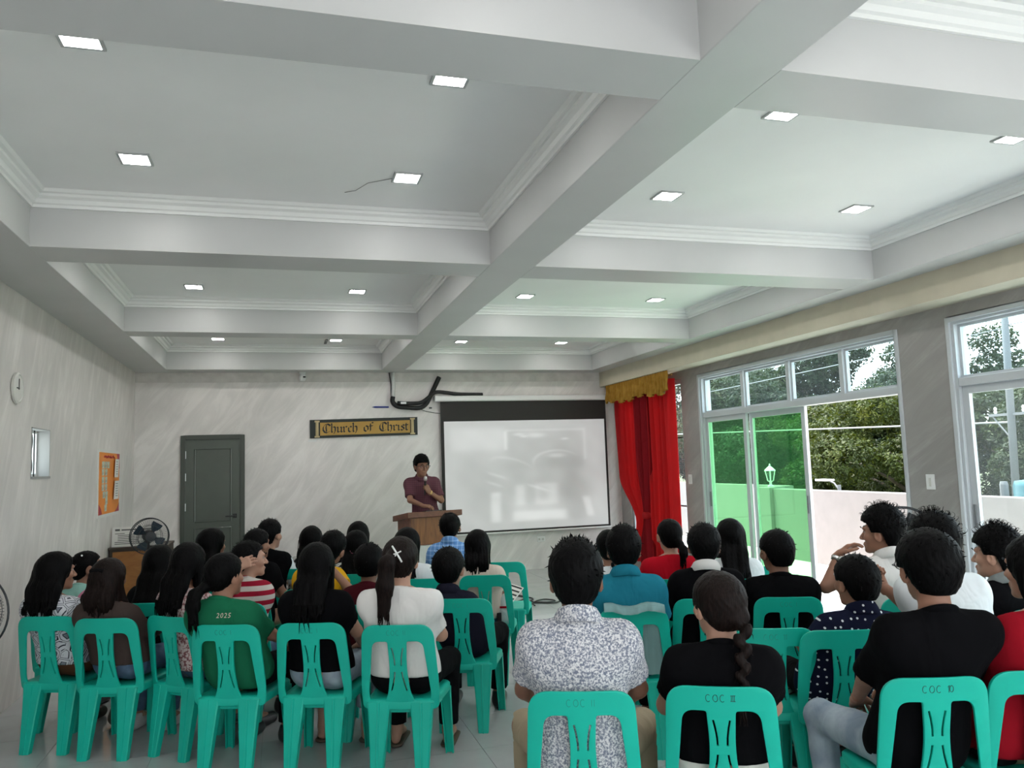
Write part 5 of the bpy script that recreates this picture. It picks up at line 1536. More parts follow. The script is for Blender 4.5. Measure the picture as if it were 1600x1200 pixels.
        g.d += (fade * .0028 * np.sin((X - hc[0]) * 330 + 2 * np.sin(Z * 17))).astype(F)
        g.put(lambda x_, y_, z_: (zl + .02 * np.sin(x_ * 160 + 1) - z_ + 0 * y_).astype(F), g.lo, g.lo + [1, 1, 1.2], 0, 'i')
        for k in range(16):
            p = end + np.array([rg.uniform(-1, 1) * pw * .8, rg.uniform(-.014, .01), .05])
            strands.append(([p, p + np.array([rg.uniform(-.006, .006), -.003, -.05]), p + np.array([rg.uniform(-.014, .014), 0, -.09 - rg.uniform(0, .05)])], .0055))
    if hair == 'braid':
        tie = H(ho.get('tx', 0), -.108, ho.get('tz', -.02)); end = np.array([nb[0] + ho.get('endx', 0), back - .02, zl]); nB = ho.get('nb', 9)
        g.ell(tie, (.030, .028, .03), .02)
        for k in range(nB):
            u = (k + .5) / nB; p = tie + (end - tie) * u + np.array([0, -.030 * math.sin(math.pi * min(1, u * 1.4)), 0])
            r = ho.get('br', .026) * (1 - .45 * u); sg_ = 1 if k % 2 else -1
            g.ell(p + [sg_ * r * .45, -.004, 0], (r * .80, r * .80, r * 1.25), .004, roty(R(sg_ * 28)))
            strands.append(([p + [sg_ * r, 0, 0], p + [sg_ * (r + .008), -.004, -.012], p + [sg_ * (r + .010), 0, -.028]], .0022))
        for k in range(14):
            p = end + np.array([rg.uniform(-.010, .010), rg.uniform(-.008, .008), .03])
            strands.append(([p, p + np.array([rg.uniform(-.006, .006), 0, -.04]), p + np.array([rg.uniform(-.012, .012), 0, -.085])], .005))
    if hair == 'bun':
        g.ell(H(0, -.115, .0), (.040, .034, .04), .02)
    # loose strands, spikes and curls on the crown
    for k in range(ho.get('spikes', 0)):
        a = rg.uniform(-2.6, 2.6); e = rg.uniform(.5, 1.5)
        u = np.array([math.sin(a) * math.cos(e), -math.cos(a) * math.cos(e) * .9 + .1, math.sin(e)])
        p = H(u[0] * (.070 + t), -.016 + u[1] * (.090 + t), .022 + topz * .5 + u[2] * (.080 + t + topz * .5))
        d_ = Mh @ (u * .6 + np.array([rg.uniform(-.4, .4), rg.uniform(-.4, .4), .6])); ln = rg.uniform(.008, .020)
        strands.append(([p - d_ * .004, p + d_ * ln * .5, p + d_ * ln], .0035))
    if hair == 'short':
        for k in range(90):
            a = rg.uniform(-3.1, 3.1); e = rg.uniform(-.5, 1.45)
            u = np.array([math.sin(a) * math.cos(e), -math.cos(a) * math.cos(e), math.sin(e)])
            if u[1] > .2 and u[2] < .5: continue
            p = H(u[0] * (.071 + t), -.016 + u[1] * (.091 + t), .022 + topz * .5 + u[2] * (.080 + t + topz * .5))
            tg = np.array([u[0] * .5 + rg.uniform(-.3, .3), u[1] * .6 - .2, .55 * u[2] - .35 + rg.uniform(-.2, .5)]); tg = Mh @ (tg / np.linalg.norm(tg)); ln = rg.uniform(.010, .022)
            strands.append(([p - tg * .004, p + tg * ln * .5, p + tg * ln], .0030))
    for k in range(ho.get('curls', 0)):
        a = rg.uniform(-3.1, 3.1); e = rg.uniform(-.1, 1.5)
        u = np.array([math.sin(a) * math.cos(e), -math.cos(a) * math.cos(e), math.sin(e)])
        if u[1] > .5 and u[2] < .45: continue
        p = H(u[0] * (.072 + t), -.016 + u[1] * (.092 + t), .022 + topz * .5 + u[2] * (.081 + t + topz * .5))
        ax1 = Mh @ np.array([rg.uniform(-1, 1), rg.uniform(-1, 1), rg.uniform(-1, 1)]); nn = Mh @ u
        ax1 = np.cross(nn, ax1); ax1 /= np.linalg.norm(ax1) + 1e-6; r = rg.uniform(.006, .013)
        strands.append(([p + ax1 * r * math.sin(q) + nn * r * (1 - math.cos(q)) * 1.1 + Mh @ np.array([0, 0, .001 * q]) for q in np.linspace(-.4, 4.2, 9)], .0019))
    hv = [g.mesh()]
    if strands: hv.append(tufts(strands))
    v, f = join(hv)
    link('hair', np_mesh('hair', v, f), M[hmat], root)
    return dict(root=root, H=H, hc=hc, Mh=Mh, hs=hs, nb=nb, shirt=(sv, sf), A=A, Sh=Sh, back=back, ch=ch, L=L, hip=hip)

def on_shirt(info, me, off=.0022, side=-1):
    """lay flat lettering (x, z in its mesh) on the back of a shirt"""
    bv = BVHTree.FromPolygons([tuple(p) for p in info['shirt'][0]], [tuple(q) for q in info['shirt'][1]])
    for v in me.vertices:
        hit = bv.ray_cast(Vector((v.co.x, side * 1.0, v.co.z)), Vector((0, -side, 0)))
        v.co.y = (hit[0].y + side * off) if hit[0] is not None else 0
    me.update()

def text_mesh(txt, size, x, z, shear=0.0):
    cu = bpy.data.curves.new('t', 'FONT'); cu.body = txt; cu.size = size; cu.shear = shear; cu.resolution_u = 2
    o = bpy.data.objects.new('t', cu); COL.objects.link(o)
    me = bpy.data.meshes.new_from_object(o.evaluated_get(bpy.context.evaluated_depsgraph_get()))
    bpy.data.objects.remove(o)
    bm = bmesh.new(); bm.from_mesh(me)
    bmesh.ops.subdivide_edges(bm, edges=[e for e in bm.edges if e.calc_length() > size * .2], cuts=2)
    bm.to_mesh(me); bm.free()
    for v in me.vertices: v.co = (x + v.co.x, 0, z + v.co.y)
    me.name = 'lettering'
    return me

# ------------------------------------------------------------------ clothes
M['black'] = M['black']
CL = [('c_black', (.0028, .0028, .0036)), ('c_navy', (.012, .012, .022)), ('c_white', (.66, .65, .63)), ('c_whitecool', (.66, .70, .72)), ('c_green', (.010, .120, .058)), ('c_yellow', (.62, .33, .014)),
      ('c_maroon', (.050, .006, .010)), ('c_red', (.42, .006, .016)), ('c_deepred', (.26, .006, .014)), ('c_teal', (.014, .165, .235)), ('c_mint', (.28, .52, .46)), ('c_brown', (.055, .040, .036)),
      ('c_dark', (.005, .005, .006)), ('c_khaki', (.30, .245, .17)), ('c_whitepants', (.66, .65, .60)), ('c_greyjacket', (.24, .34, .34)), ('c_cream', (.60, .50, .43)), ('c_greycollar', (.20, .22, .22)), ('c_brownskirt', (.10, .045, .025))]
for n_, c_ in CL: M[n_] = cloth(n_, c_)
M['c_stripes'] = cloth('red and white stripes', (.28, .012, .030), 'stripes', (.52, .49, .46), scale=17)
M['c_dots'] = cloth('navy with white dots', (.008, .010, .026), 'dots', (.62, .64, .68), scale=27)
M['c_print'] = cloth('white shirt with grey blue speckle', (.16, .18, .24), 'speckle', (.66, .66, .67), scale=125)
M['c_floral'] = cloth('white blouse with pink flowers', (.20, .085, .09), 'floral', (.54, .44, .43), (.36, .20, .20), scale=60)
M['c_rings'] = cloth('white top with dark outlines', (.035, .04, .055), 'rings', (.60, .62, .66), (.22, .24, .28), scale=17)
M['c_plaid'] = cloth('light blue plaid', (.12, .27, .58), 'plaid', (.34, .52, .78), scale=26)
M['c_mauve'] = cloth('mauve check shirt', (.105, .040, .055), 'plaid', (.165, .075, .09), scale=40)
M['c_bw'] = cloth('black and white pattern', (.015, .015, .016), 'floral', (.5, .5, .48), (.1, .1, .1), scale=24)
M['jeans'] = cloth('blue jeans', (.055, .095, .16), 'denim', (.115, .17, .25))
M['jeans_light'] = cloth('light blue jeans', (.20, .25, .31), 'denim', (.36, .42, .47))
M['shoe_dark'] = plain('dark shoe', (.012, .012, .013), .4)
M['shoe_brown'] = plain('brown shoe', (.06, .045, .035), .6)
M['sandal_brown'] = plain('brown sandal', (.09, .06, .04), .6)
M['shoe_white'] = plain('white trainer', (.5, .5, .5), .5)
M['pink'] = plain('pink plastic', (.55, .16, .26), .4)

# ------------------------------------------------------------------ audience (x, y, turn of the body, head centre)
P = {}
SEAT = 'teal plastic stacking chair '
def seated(key, x, y, deg, head, label, chair_label, mark=None, cdx=(0, 0), **kw):
    chair(x + cdx[0], y + cdx[1], deg, SEAT + chair_label, mark)
    P[key] = person(key, x, y, deg, head, label, **kw)
    return P[key]

# --- left block, back row (nearest the camera), from the left wall inwards
seated('P1', -1.23, 5.63, -23, (-1.313, 5.591, 1.027), 'person with long black hair in a white dark-outlined top by the blank side wall', 'under the person in the outlined white top, by the side wall', None,
       hyaw=-55, w=.80, hs=.98, hair='long', hopt=dict(len=.81, wide=.100, t=.022, wisps=20, front=(-1,)), shirt='c_rings', neck='girl', pants='c_brownskirt', legs='shorts', skin='skin', shoe='shoe_brown', fine=True, hem=.085)
seated('P2', -1.26, 6.03, -22, (-1.241, 6.076, 0.992), 'child in a mint top with pink strap in the second row by the side wall', 'under the child in the mint top', None, cdx=(-.02, .02),
       hyaw=-68, w=.74, hs=.95, hair='bun', hopt=dict(t=.012), shirt='c_mint', neck='crew', pants='jeans', fine=True)
seated('P3', -0.88, 5.39, -21, (-0.975, 5.358, 0.994), 'person with long dark brown wavy hair and small bow in a brown-grey top and jeans', 'under the person with long brown hair and jeans', None,
       hyaw=-30, w=.80, hs=.97, hair='long', hmat='hair_brown', hopt=dict(len=.81, wide=.090, t=.02, wisps=22, front=(1,)), shirt='c_brown', neck='girl', pants='jeans', shoe='shoe_white', hem=.10, sleeve=1.2)
seated('P4', -0.79, 5.89, -22, (-0.774, 5.937, 1.006), 'person with long black hair in a dark grey top, behind the floral blouse', 'under the person in dark grey behind the floral blouse', None,
       hyaw=-20, w=.80, hair='long', hopt=dict(len=.70, wide=.085), shirt='c_dark', neck='girl', pants='jeans', far=True)
seated('P5', -0.45, 5.23, -42, (-0.520, 5.248, 1.063), 'person with very long black hair in a pink-flowered white blouse and jeans', 'turned aside under the person in the flowered blouse', None,
       hyaw=-28, w=.82, hair='long', hopt=dict(len=.81, wide=.092, t=.022, wisps=18, front=(-1,)), shirt='c_floral', neck='girl', pants='jeans', shoe='shoe_dark', hem=.06, sleeve=.95)
seated('P7', -0.19, 4.86, -23, (-0.286, 4.815, 1.030), 'person with a low black ponytail in a green t-shirt reading 2025', 'under the person in the green 2025 t-shirt', 'COC I', 
       hyaw=-48, w=.92, hs=1.0, hair='pony', hopt=dict(len=.80, tz=-.055, tx=-.03, endx=-.10, t=.020, pw=.036), shirt='c_green', pants='c_dark', shoe='shoe_dark', hem=.02, sleeve=.85, fine=True,
       arms={1: dict(w=(.20, .22, .58), e=(.6, -.35, -.9), hand='grip', fine=True), 'knee': .13})
seated('P13', 0.25, 4.70, -23, (0.204, 4.646, 1.073), 'person with long straight black hair in a black tee and light blue jeans', 'under the person in black tee and light jeans', 'COC I',
       hyaw=-15, w=.90, hair='long', hopt=dict(len=.82, wide=.084, t=.020, wisps=26), shirt='c_black', neck='tee', pants='jeans_light', legs='cropped', shoe='sandal_brown', hem=.11, sleeve=.60, skin='skin_light',
       arms={1: dict(w=(.15, .20, .58), e=(.75, -.5, -.6)), 'knee': .14})
seated('P16', 0.67, 4.44, -22, (0.634, 4.380, 1.097), 'person in a white puff-sleeve blouse with brown ponytail and white ribbon clip', 'under the person in the white puff-sleeve blouse', 'COC II',
       hyaw=-20, w=.92, hs=1.02, hair='pony', hmat='hair_brown', hopt=dict(len=.83, tz=.035, tx=-.022, endx=-.055, t=.022, pw=.044), shirt='c_white', neck='girl', pants='c_dark', shoe='sandal_brown', hem=.10, sleeve=.80, puff=1.12, skin='skin_light',
       arms={'knee': .16})
# --- left block, second row
seated('P8', -0.20, 5.45, -22, (-0.178, 5.495, 1.042), 'child in a red and white striped shirt, hand behind the head, face in profile', 'under the child in red and white stripes', None, cdx=(.03, .12),
       hyaw=-76, w=.74, hs=.97, hair='short', hopt=dict(t=.016), shirt='c_stripes', sleeve=.62, pants='jeans', fine=True, skin='skin_light',
       arms={1: dict(head=(.095, -.100, -.035), Eo=(-.22, -.12, -.06), hand='relaxed', fine=True, d=(.75, .42, .30), b=(.5, -.85, .25))})
seated('P15', 0.53, 5.08, -20, (0.545, 5.128, 1.006), 'small child with short black hair in a dark red shirt behind the white ribbon clip', 'under the child in the dark red shirt', None, cdx=(.04, .06),
       w=.72, hs=.98, hair='short', hopt=dict(t=.024), shirt='c_maroon', pants='c_dark', far=True, skin='skin_dark')
seated('P19', 1.15, 5.07, -22, (1.034, 5.042, 0.948), 'child in navy polo shirt and black trousers beside the centre aisle', 'under the child in the navy polo', 'COC I',
       hyaw=-30, w=.76, hs=1.05, hair='short', hopt=dict(t=.026), shirt='c_navy', neck='polo', pants='c_dark', shoe='shoe_dark', hem=-.005, sleeve=.75, skin='skin',
       arms={1: dict(w=(.13, .22, .56), e=(.8, -.3, -.5)), 'knee': .16})
# --- left block, third row and the rows by the lectern
seated('PY', 0.30, 5.92, -22, (0.374, 5.962, 1.026), 'person in a yellow shirt scratching the head with a raised arm', 'under the person in the yellow shirt', None, cdx=(-.02, .02),
       hyaw=-30, hroll=12, nboff=(-.085, -.01, .01), w=.82, hs=.98, hair='short', hopt=dict(t=.020, top=.012, spike=.006), shirt='c_yellow', sleeve=.45, pants='jeans', skin='skin',
       arms={1: dict(head=(.035, -.115, -.095), Eo=(.165, -.09, -.115), hand='relaxed', fine=True, d=(-.15, .12, .9), b=(.2, -.9, .1))})
seated('P6', -0.51, 6.53, -22, (-0.488, 6.580, 1.057), 'person with smooth black bobbed hair sitting in front of the grey door', 'under the person in front of the grey door', None,
       hyaw=-48, w=.84, hair='bob', hopt=dict(len=.86, wide=.082, t=.022), shirt='c_dark', pants='c_dark', far=True)
seated('P9', -0.17, 6.44, -22, (-0.154, 6.483, 1.046), 'child in a black t-shirt between the striped child and the black vest', 'under the child in the black t-shirt', None, cdx=(.0, .02),
       hyaw=-45, w=.78, hs=.96, hair='short', hopt=dict(t=.020), shirt='c_black', pants='c_dark', far=True)
seated('P10', -0.08, 7.04, -22, (-0.065, 7.083, 1.068), 'person in a black vest over white sleeves near the door edge', 'under the person in the black vest', None,
       hyaw=-38, w=.84, hair='short', hopt=dict(t=.020, top=.01), shirt='c_black', sleeve=.25, pants='c_dark', far=True, skin='skin_light')
seated('P12', 0.25, 7.15, -22, (0.274, 7.200, 0.994), 'person with long black hair in a black and white patterned top in the front row', 'under the person in the black and white pattern', None,
       w=.84, hair='long', hopt=dict(len=.74, wide=.082), shirt='c_bw', pants='c_dark', far=True)
seated('P14', 0.66, 7.24, -20, (0.682, 7.288, 1.006), 'person with plain black hair in the front row beside the lectern', 'under the front-row person beside the lectern', None,
       w=.84, hair='bob', hopt=dict(len=.84, wide=.075), shirt='c_dark', pants='c_dark', far=True)
seated('P14b', 0.59, 6.59, -20, (0.604, 6.633, 0.978), 'person with long black hair and a pink hair clip, behind the front row', 'under the person with the pink hair clip', None, cdx=(-.02, .0),
       w=.84, hs=1.0, hair='long', hopt=dict(len=.72, wide=.085), shirt='c_bw', pants='c_dark', far=True)
seated('P17', 1.08, 6.06, -21, (0.928, 6.029, 1.023), 'person with long black hair in a white blouse directly before the lectern', 'under the person in the white blouse before the lectern', None, cdx=(-.03, 0),
       hyaw=-35, w=.86, hair='long', hopt=dict(len=.78, wide=.078), shirt='c_whitecool', neck='girl', puff=.9, sleeve=.8, pants='c_dark', far=True)
seated('P18', 1.41, 6.81, -20, (1.424, 6.853, 1.065), 'person with short hair in a light blue plaid shirt facing the lectern', 'under the person in the blue plaid shirt', None,
       w=.86, hair='short', hopt=dict(t=.020), shirt='c_plaid', neck='polo', pants='c_dark', far=True, skin='skin')
seated('P20', 1.47, 6.02, -20, (1.449, 5.963, 0.984), 'person with long black hair in a cream and pink top holding a notebook', 'under the person holding the notebook', None, cdx=(.06, -.02),
       hyaw=-22, w=.84, hair='long', hopt=dict(len=.80, wide=.085, wisps=18), shirt='c_cream', neck='girl', sleeve=.9, pants='jeans', shoe='shoe_white',
       arms={1: dict(w=(.20, .20, .585), e=(.8, -.3, -.5), hand='grip', fine=True)})
chair(1.86, 6.67, -22, SEAT + 'standing empty beside the person holding the notebook')
# --- right block, row nearest the camera
seated('R1', 1.11, 2.96, -21, (1.085, 2.899, 1.155), 'person with short black hair in a white and blue-grey speckled shirt and khaki trousers', 'under the person in the speckled shirt', 'COC II',
       hyaw=-21, w=1.06, hs=1.10, hair='short', hopt=dict(t=.022, top=.014, spikes=70, spike=.003), shirt='c_print', neck='polo', pants='c_khaki', skin='skin_dark', hem=-.06, sleeve=.72, fine=True,
       arms={1: dict(w=(.13, .20, .60), e=(.95, -.45, -.3)), -1: dict(w=(-.13, .20, .60), e=(-.95, -.45, -.3)), 'knee': .25})
P['R1c'] = None
seated('R2', 1.61, 2.81, -28, (1.611, 2.777, 1.034), 'person with a brown braided ponytail in a black tee and white trousers', 'marked COC III under the person with the braid', None,
       hyaw=2, w=.98, hs=1.04, hair='braid', hmat='hair_brown', hopt=dict(len=.70, tz=-.03, tx=.030, endx=.055, t=.020, br=.029, nb=10), shirt='c_black', pants='c_whitepants', skin='skin_light', hem=.09, sleeve=.68, fine=True,
       arms={-1: dict(w=(-.14, .20, .58), e=(-.6, -.3, -.6)), 'knee': .14})
seated('R3', 2.32, 2.63, -17, (2.384, 2.538, 1.145), 'person with bowl-cut black hair and glasses in a black t-shirt and pale jeans', 'marked COC 10 under the person in glasses', None,
       hyaw=-16, w=1.08, hs=1.12, hair='short', hopt=dict(t=.028, top=.008, spikes=20), shirt='c_black', neck='tee', pants='jeans_light', skin='skin', hem=.0, sleeve=.98, fine=True,
       arms={-1: dict(w=(-.10, .22, .585), e=(-.9, -.5, -.4)), 'knee': .20})
seated('R4', 2.71, 2.57, -12, (2.824, 2.462, 1.125), 'person with long black hair in a deep red top beside the person in glasses', 'under the person in the deep red top', None,
       hyaw=8, w=.92, hs=1.05, hair='long', hopt=dict(len=.80, wide=.088, t=.022), shirt='c_deepred', neck='girl', pants='c_dark', skin='skin_light', hem=.04, sleeve=.62, fine=True)
# --- right block, second and third rows
seated('R5', 1.93, 4.30, -20, (1.875, 4.223, 1.092), 'person with short black hair in a teal blue polo shirt', 'hung with a grey-green jacket, under the person in the teal polo', None,
       hyaw=-22, w=1.0, hs=1.04, hair='short', hopt=dict(t=.024, top=.01, spikes=24), shirt='c_teal', neck='polo', pants='c_dark', skin='skin', hem=-.02, sleeve=.9)
seated('R11', 2.56, 3.40, -20, (2.645, 3.273, 0.982), 'child in a navy shirt with small white dots', 'under the child in the dotted navy shirt', None,
       hyaw=0, w=.90, hs=1.04, hair='short', hopt=dict(t=.021), shirt='c_dots', neck='polo', pants='c_dark', skin='skin', hem=-.04, sleeve=.85)
chair(2.32, 3.56, -22, SEAT + 'standing empty with a brown book on the seat', 'COC 11')
seated('R8', 2.45, 4.39, -24, (2.439, 4.321, 1.073), 'person with short black hair in a black sweater with a white collar', 'under the person with the white collar', None,
       hyaw=-24, w=.98, hs=1.04, hair='short', hopt=dict(t=.024), shirt='c_black', neck='polo', collar='c_white', pants='c_dark', hem=-.02, sleeve=1.2, skin='skin')
seated('R10', 2.88, 4.23, -24, (2.839, 4.186, 1.026), 'person with close-cropped black hair in a plain black tee against the green glass', 'under the person in the plain black tee by the green glass', 'COC I',
       hyaw=-2, w=1.0, hs=1.06, hair='short', hopt=dict(t=.018), shirt='c_black', pants='c_dark', skin='skin_dark', hem=-.02, sleeve=.9)
seated('R7', 2.60, 5.17, -19, (2.592, 5.062, 1.064), 'person with a low black ponytail in a bright red top before the red curtain', 'under the person in bright red', None,
       hyaw=-6, w=.90, hs=.98, hair='pony', hopt=dict(len=.90, tz=-.05, tx=.03, endx=.06, t=.014, pw=.026), shirt='c_red', neck='girl', sleeve=.85, pants='c_dark', skin='skin_light', far=True)
seated('R6', 2.21, 5.21, -15, (2.223, 5.262, 0.991), 'person with a black side braid, half hidden behind the teal polo', 'under the person with the black side braid', None,
       w=.82, hs=1.0, hair='braid', hopt=dict(len=.70, tz=-.04, tx=.01, endx=.02, t=.018, br=.024), shirt='c_whitecool', neck='girl', pants='c_dark', far=True)
seated('R9', 3.00, 4.92, -20, (3.013, 4.972, 1.039), 'person with straight black shoulder-length hair in a white top before the green glass', 'under the person in the white top by the green glass', None, cdx=(.04, .02),
       w=.86, hs=1.02, hair='long', hopt=dict(len=.76, wide=.085, t=.022), shirt='c_whitecool', neck='girl', pants='c_dark', far=True)
chair(3.48, 5.40, -20, SEAT + 'standing empty in front of the green glass panels')
seated('R12', 3.43, 3.95, -10, (3.441, 3.999, 1.116), 'person with curly black hair in a white shirt, hand with a watch at the mouth', 'under the curly-haired person in the white shirt', None,
       hyaw=32, w=.96, hs=1.06, hair='short', hopt=dict(t=.026, top=.028, spike=.006, curls=220), shirt='c_white', neck='polo', sleeve=.7, pants='c_dark', skin='skin', fine=True,
       arms={-1: dict(head=(-.115, .20, -.120), e=(-.85, .15, -.85), hand='relaxed', fine=True, d=(.75, -.30, .62), b=(-.3, .4, .7))})
seated('R13', 3.12, 3.23, -15, (3.131, 3.282, 1.133), 'person with fluffy black hair in a plain white t-shirt with one fist raised', 'under the person in the plain white t-shirt', None,
       hyaw=-4, w=1.04, hs=1.08, hair='short', hopt=dict(t=.030, top=.016, curls=110), shirt='c_whitecool', sleeve=.7, pants='c_dark', skin='skin',
       arms={-1: dict(w=(-.247, .11, .925), E=(-.14, .02, .80), hand='fist', fine=True, d=(-.3, .2, .9), b=(-.3, .9, .2))})
seated('R14', 3.70, 3.41, -8, (3.705, 3.459, 1.021), 'person with curly dark hair in a black polo with a grey collar, in profile', 'under the curly-haired person in the black polo', None,
       hyaw=24, w=.92, hs=1.04, hair='short', hopt=dict(t=.026, top=.030, curls=230, spike=.006), shirt='c_black', neck='polo', collar='c_greycollar', pants='c_dark', skin='skin_light', fine=True)

# --- what people wear and hold
for r_ in ('R2', 'R3'):
    pass
for o in [o for o in COL.objects if o.get('category') == 'chair']:
    if 'COC III' in o['label']: link('marking', mark_mesh('COC III', .026, False), None, o)
    if 'COC 10' in o['label']: link('marking', mark_mesh('COC 10', .026, False), None, o)
for key_, txt_, sz_, x_, dz_, shr, m_ in (('P7', '2025', .036, -.058, .056, .12, 'c_cream'), ('P9', 'TE', .042, .03, .06, .3, 'c_white')):
    for n_, chr_ in enumerate(txt_):
        me = text_mesh(chr_, sz_, x_ + n_ * sz_ * .60, P[key_]['nb'][2] - dz_, shr); on_shirt(P[key_], me); link('letter', me, M[m_], P[key_]['root'])
# white sleeves under the black vest
i = P['P10']
for sd in (1, -1):
    E, Wr, a = i['A'][sd]; g = Field(np.minimum(i['Sh'][sd], E) - .1, np.maximum(i['Sh'][sd], E) + .1, .011)
    g.cap(i['Sh'][sd] + [sd * .022, 0, -.01], E, .056, .053, 0, 1, cut=.9); link('sleeve', np_mesh('sleeve', *g.mesh()), M['c_whitecool'], i['root'])
# ribbon clip, hair clip, bow
def clip(i, pts, r, m, name):
    MB().tube([tuple(i['H'](*p)) for p in pts], r, 6).build(name, M[m], i['root'])
i = P['P16']
clip(i, [(-.020, -.118, .085), (.004, -.138, .055), (.034, -.142, .005)], .005, 'white', 'ribbon_clip')
clip(i, [(-.020, -.142, .042), (.008, -.142, .050), (.030, -.136, .060)], .004, 'white', 'ribbon_clip')
clip(i, [(-.010, -.144, .020), (.006, -.141, .048)], .004, 'white', 'ribbon_clip')
i = P['P14b']; clip(i, [(-.02, -.112, -.03), (-.0, -.118, -.06)], .010, 'pink', 'hair_clip')
i = P['P3']; clip(i, [(-.045, -.108, .055), (.0, -.118, .062), (.045, -.108, .055)], .012, 'c_dark', 'hair_bow')
i = P['P2']
for q in ((-.03, -.06, .10), (.0, -.09, .085), (.05, -.05, .09)): clip(i, [(q[0] - .008, q[1], q[2]), (q[0] + .008, q[1], q[2])], .006, 'white', 'hair_bead')
MB().tube(smoothp([tuple(i['nb'] + np.array(q)) for q in ((.075, .085, -.05), (.07, .02, .025), (.055, -.07, .0), (.03, -.125, -.08), (.0, -.14, -.2))]), .014, 6).build('bag_strap', M['pink'], i['root'], smooth=True)
# wrist watch of the curly-haired person
i = P['R12']; E, Wr, a = i['A'][-1]; dv = (Wr - E) / np.linalg.norm(Wr - E); c0 = E + (Wr - E) * .86
u = np.cross(dv, [0, 0, 1.0]); u /= np.linalg.norm(u); w_ = np.cross(dv, u)
mb = MB(); mb.loft([[tuple(c0 + dv * z + (u * math.cos(t * .3927) + w_ * math.sin(t * .3927)) * rr) for t in range(16)] for z, rr in ((-.012, .030), (-.012, .034), (.012, .033), (.012, .029))], True, False)
mb.build('watch_band', M['metal'], i['root'], smooth=True)
nrm = -u if (-u)[1] < u[1] else u
MB().tube([tuple(c0 + nrm * .030), tuple(c0 + nrm * .043)], .021, 16).build('watch_face', M['metal'], i['root'])
# glasses
def glasses(i, lens=True):
    mb = MB(); H = i['H']
    for sd in (1, -1):
        mb.tube([tuple(H(sd * .034 + .025 * math.cos(t * .3927), .108, .002 + .019 * math.sin(t * .3927))) for t in range(16)], .0022, 5, closed=True)
        mb.tube([tuple(H(sd * .058, .106, .006)), tuple(H(sd * .086, .07, .006)), tuple(H(sd * .088, -.005, .004)), tuple(H(sd * .084, -.03, -.02))], .0024, 5)
    mb.tube([tuple(H(-.011, .110, .006)), tuple(H(.011, .110, .006))], .002, 5)
    mb.build('glasses', M['black'], i['root'])
glasses(P['R3'])
def eyes(i):
    for sd in (1, -1):
        c = i['H'](sd * .030, .0735, .004)
        mb = MB(); mb.lathe([(0, -.0105), (.0074, -.0074), (.0105, 0), (.0074, .0074), (0, .0105)], 12)
        o = mb.build('eye', M['eye'], i['root'], smooth=True, loc=tuple(c))
        c2 = i['H'](sd * .030, .0815, .004)
        MB().lathe([(0, -.004), (.0045, -.002), (.005, .0), (.0045, .002), (0, .004)], 10).build('iris', M['iris'], i['root'], smooth=True, loc=tuple(c2))
        b_ = [tuple(i['H'](sd * x_, y_, z_)) for x_, y_, z_ in ((.014, .101, .024), (.030, .099, .030), (.047, .088, .025))]
        MB().tube(b_, [.003, .004, .002], 5).build('eyebrow', M['hair'], i['root'])
    MB().tube([tuple(i['H'](x_, y_, -.0705 + abs(x_) * .08)) for x_, y_ in ((-.020, .086), (-.008, .095), (.008, .095), (.020, .086))], [.002, .004, .004, .002], 6).build('lips', M['lip'], i['root'], smooth=True)
for q in ('P8', 'P2', 'P1', 'R14', 'R12', 'R4'): eyes(P[q])

# jacket hung on the chair of the teal polo
ang = R(-20); cw = lambda u, v, z: (1.93 + math.cos(ang) * u - math.sin(ang) * v, 4.30 + math.sin(ang) * u + math.cos(ang) * v, z)
M['c_jacket'] = cloth('grey green jacket', (.20, .33, .33))
mb = MB(); rings = []
prof_j = [(-.172, .43), (-.192, .60), (-.213, .72), (-.226, .80), (-.246, .815), (-.270, .80), (-.275, .778)]
for dz in (0, 1):
    pass
v = []; f = []; NU = 26
for side in (0, 1):
    for (yv, zv) in prof_j:
        for k in range(NU + 1):
            u = -.155 + .32 * k / NU
            d = .006 * math.sin(k * .9 + zv * 14) + .004 * math.sin(k * 2.1)
            v.append(cw(u * (1.02 if zv > .7 else 1), yv + d - .007 * side, zv + .010 * math.sin(k * .35 + 1) * (zv > .74) - .006 * side))
n1 = len(prof_j) * (NU + 1)
for side in (0, 1):
    for j in range(len(prof_j) - 1):
        for k in range(NU):
            a = side * n1 + j * (NU + 1) + k; q = (a, a + 1, a + NU + 2, a + NU + 1); f.append(q if side else q[::-1])
mb.v = v; mb.f = f
tag(mb.build('jacket', M['c_jacket'], smooth=True), 'pale grey-green jacket draped over the chair of the person in the teal polo', 'jacket')

# small things: phone, notebook, book, bag
def held_box(name, at_, sz, rz, rx, m, label, cat):
    o = MB().box(-sz[0] / 2, sz[0] / 2, -sz[1] / 2, sz[1] / 2, -sz[2] / 2, sz[2] / 2).build(name, m, bevel=.003)
    o.location = at_; o.rotation_euler = (R(rx), 0, R(rz)); return tag(o, label, cat)
def world_pt(i, p):
    return i['root'].matrix_basis @ Vector([float(q) for q in p])
def wp_hand(i, sd, fwd_, up):
    E, Wr, a = i['A'][sd]; d = (Wr - E) / np.linalg.norm(Wr - E)
    rt = i['root']; c_, s_ = math.cos(rt.rotation_euler[2]), math.sin(rt.rotation_euler[2]); p = Wr + d * fwd_ + np.array([0, 0, up])
    return (rt.location[0] + c_ * p[0] - s_ * p[1], rt.location[1] + s_ * p[0] + c_ * p[1], p[2])
held_box('mobile_phone', wp_hand(P['P7'], 1, .12, .012), (.07, .145, .009), -30, 25, M['black'], 'mobile phone in the hand of the person in the green t-shirt', 'phone')
q = wp_hand(P['P20'], 1, .12, .02)
nb_ = empty('notebook', q, R(-55), 'striped white notebook held by the person with long black hair', 'notebook')
nb_.rotation_euler = (R(35), R(12), R(-50))
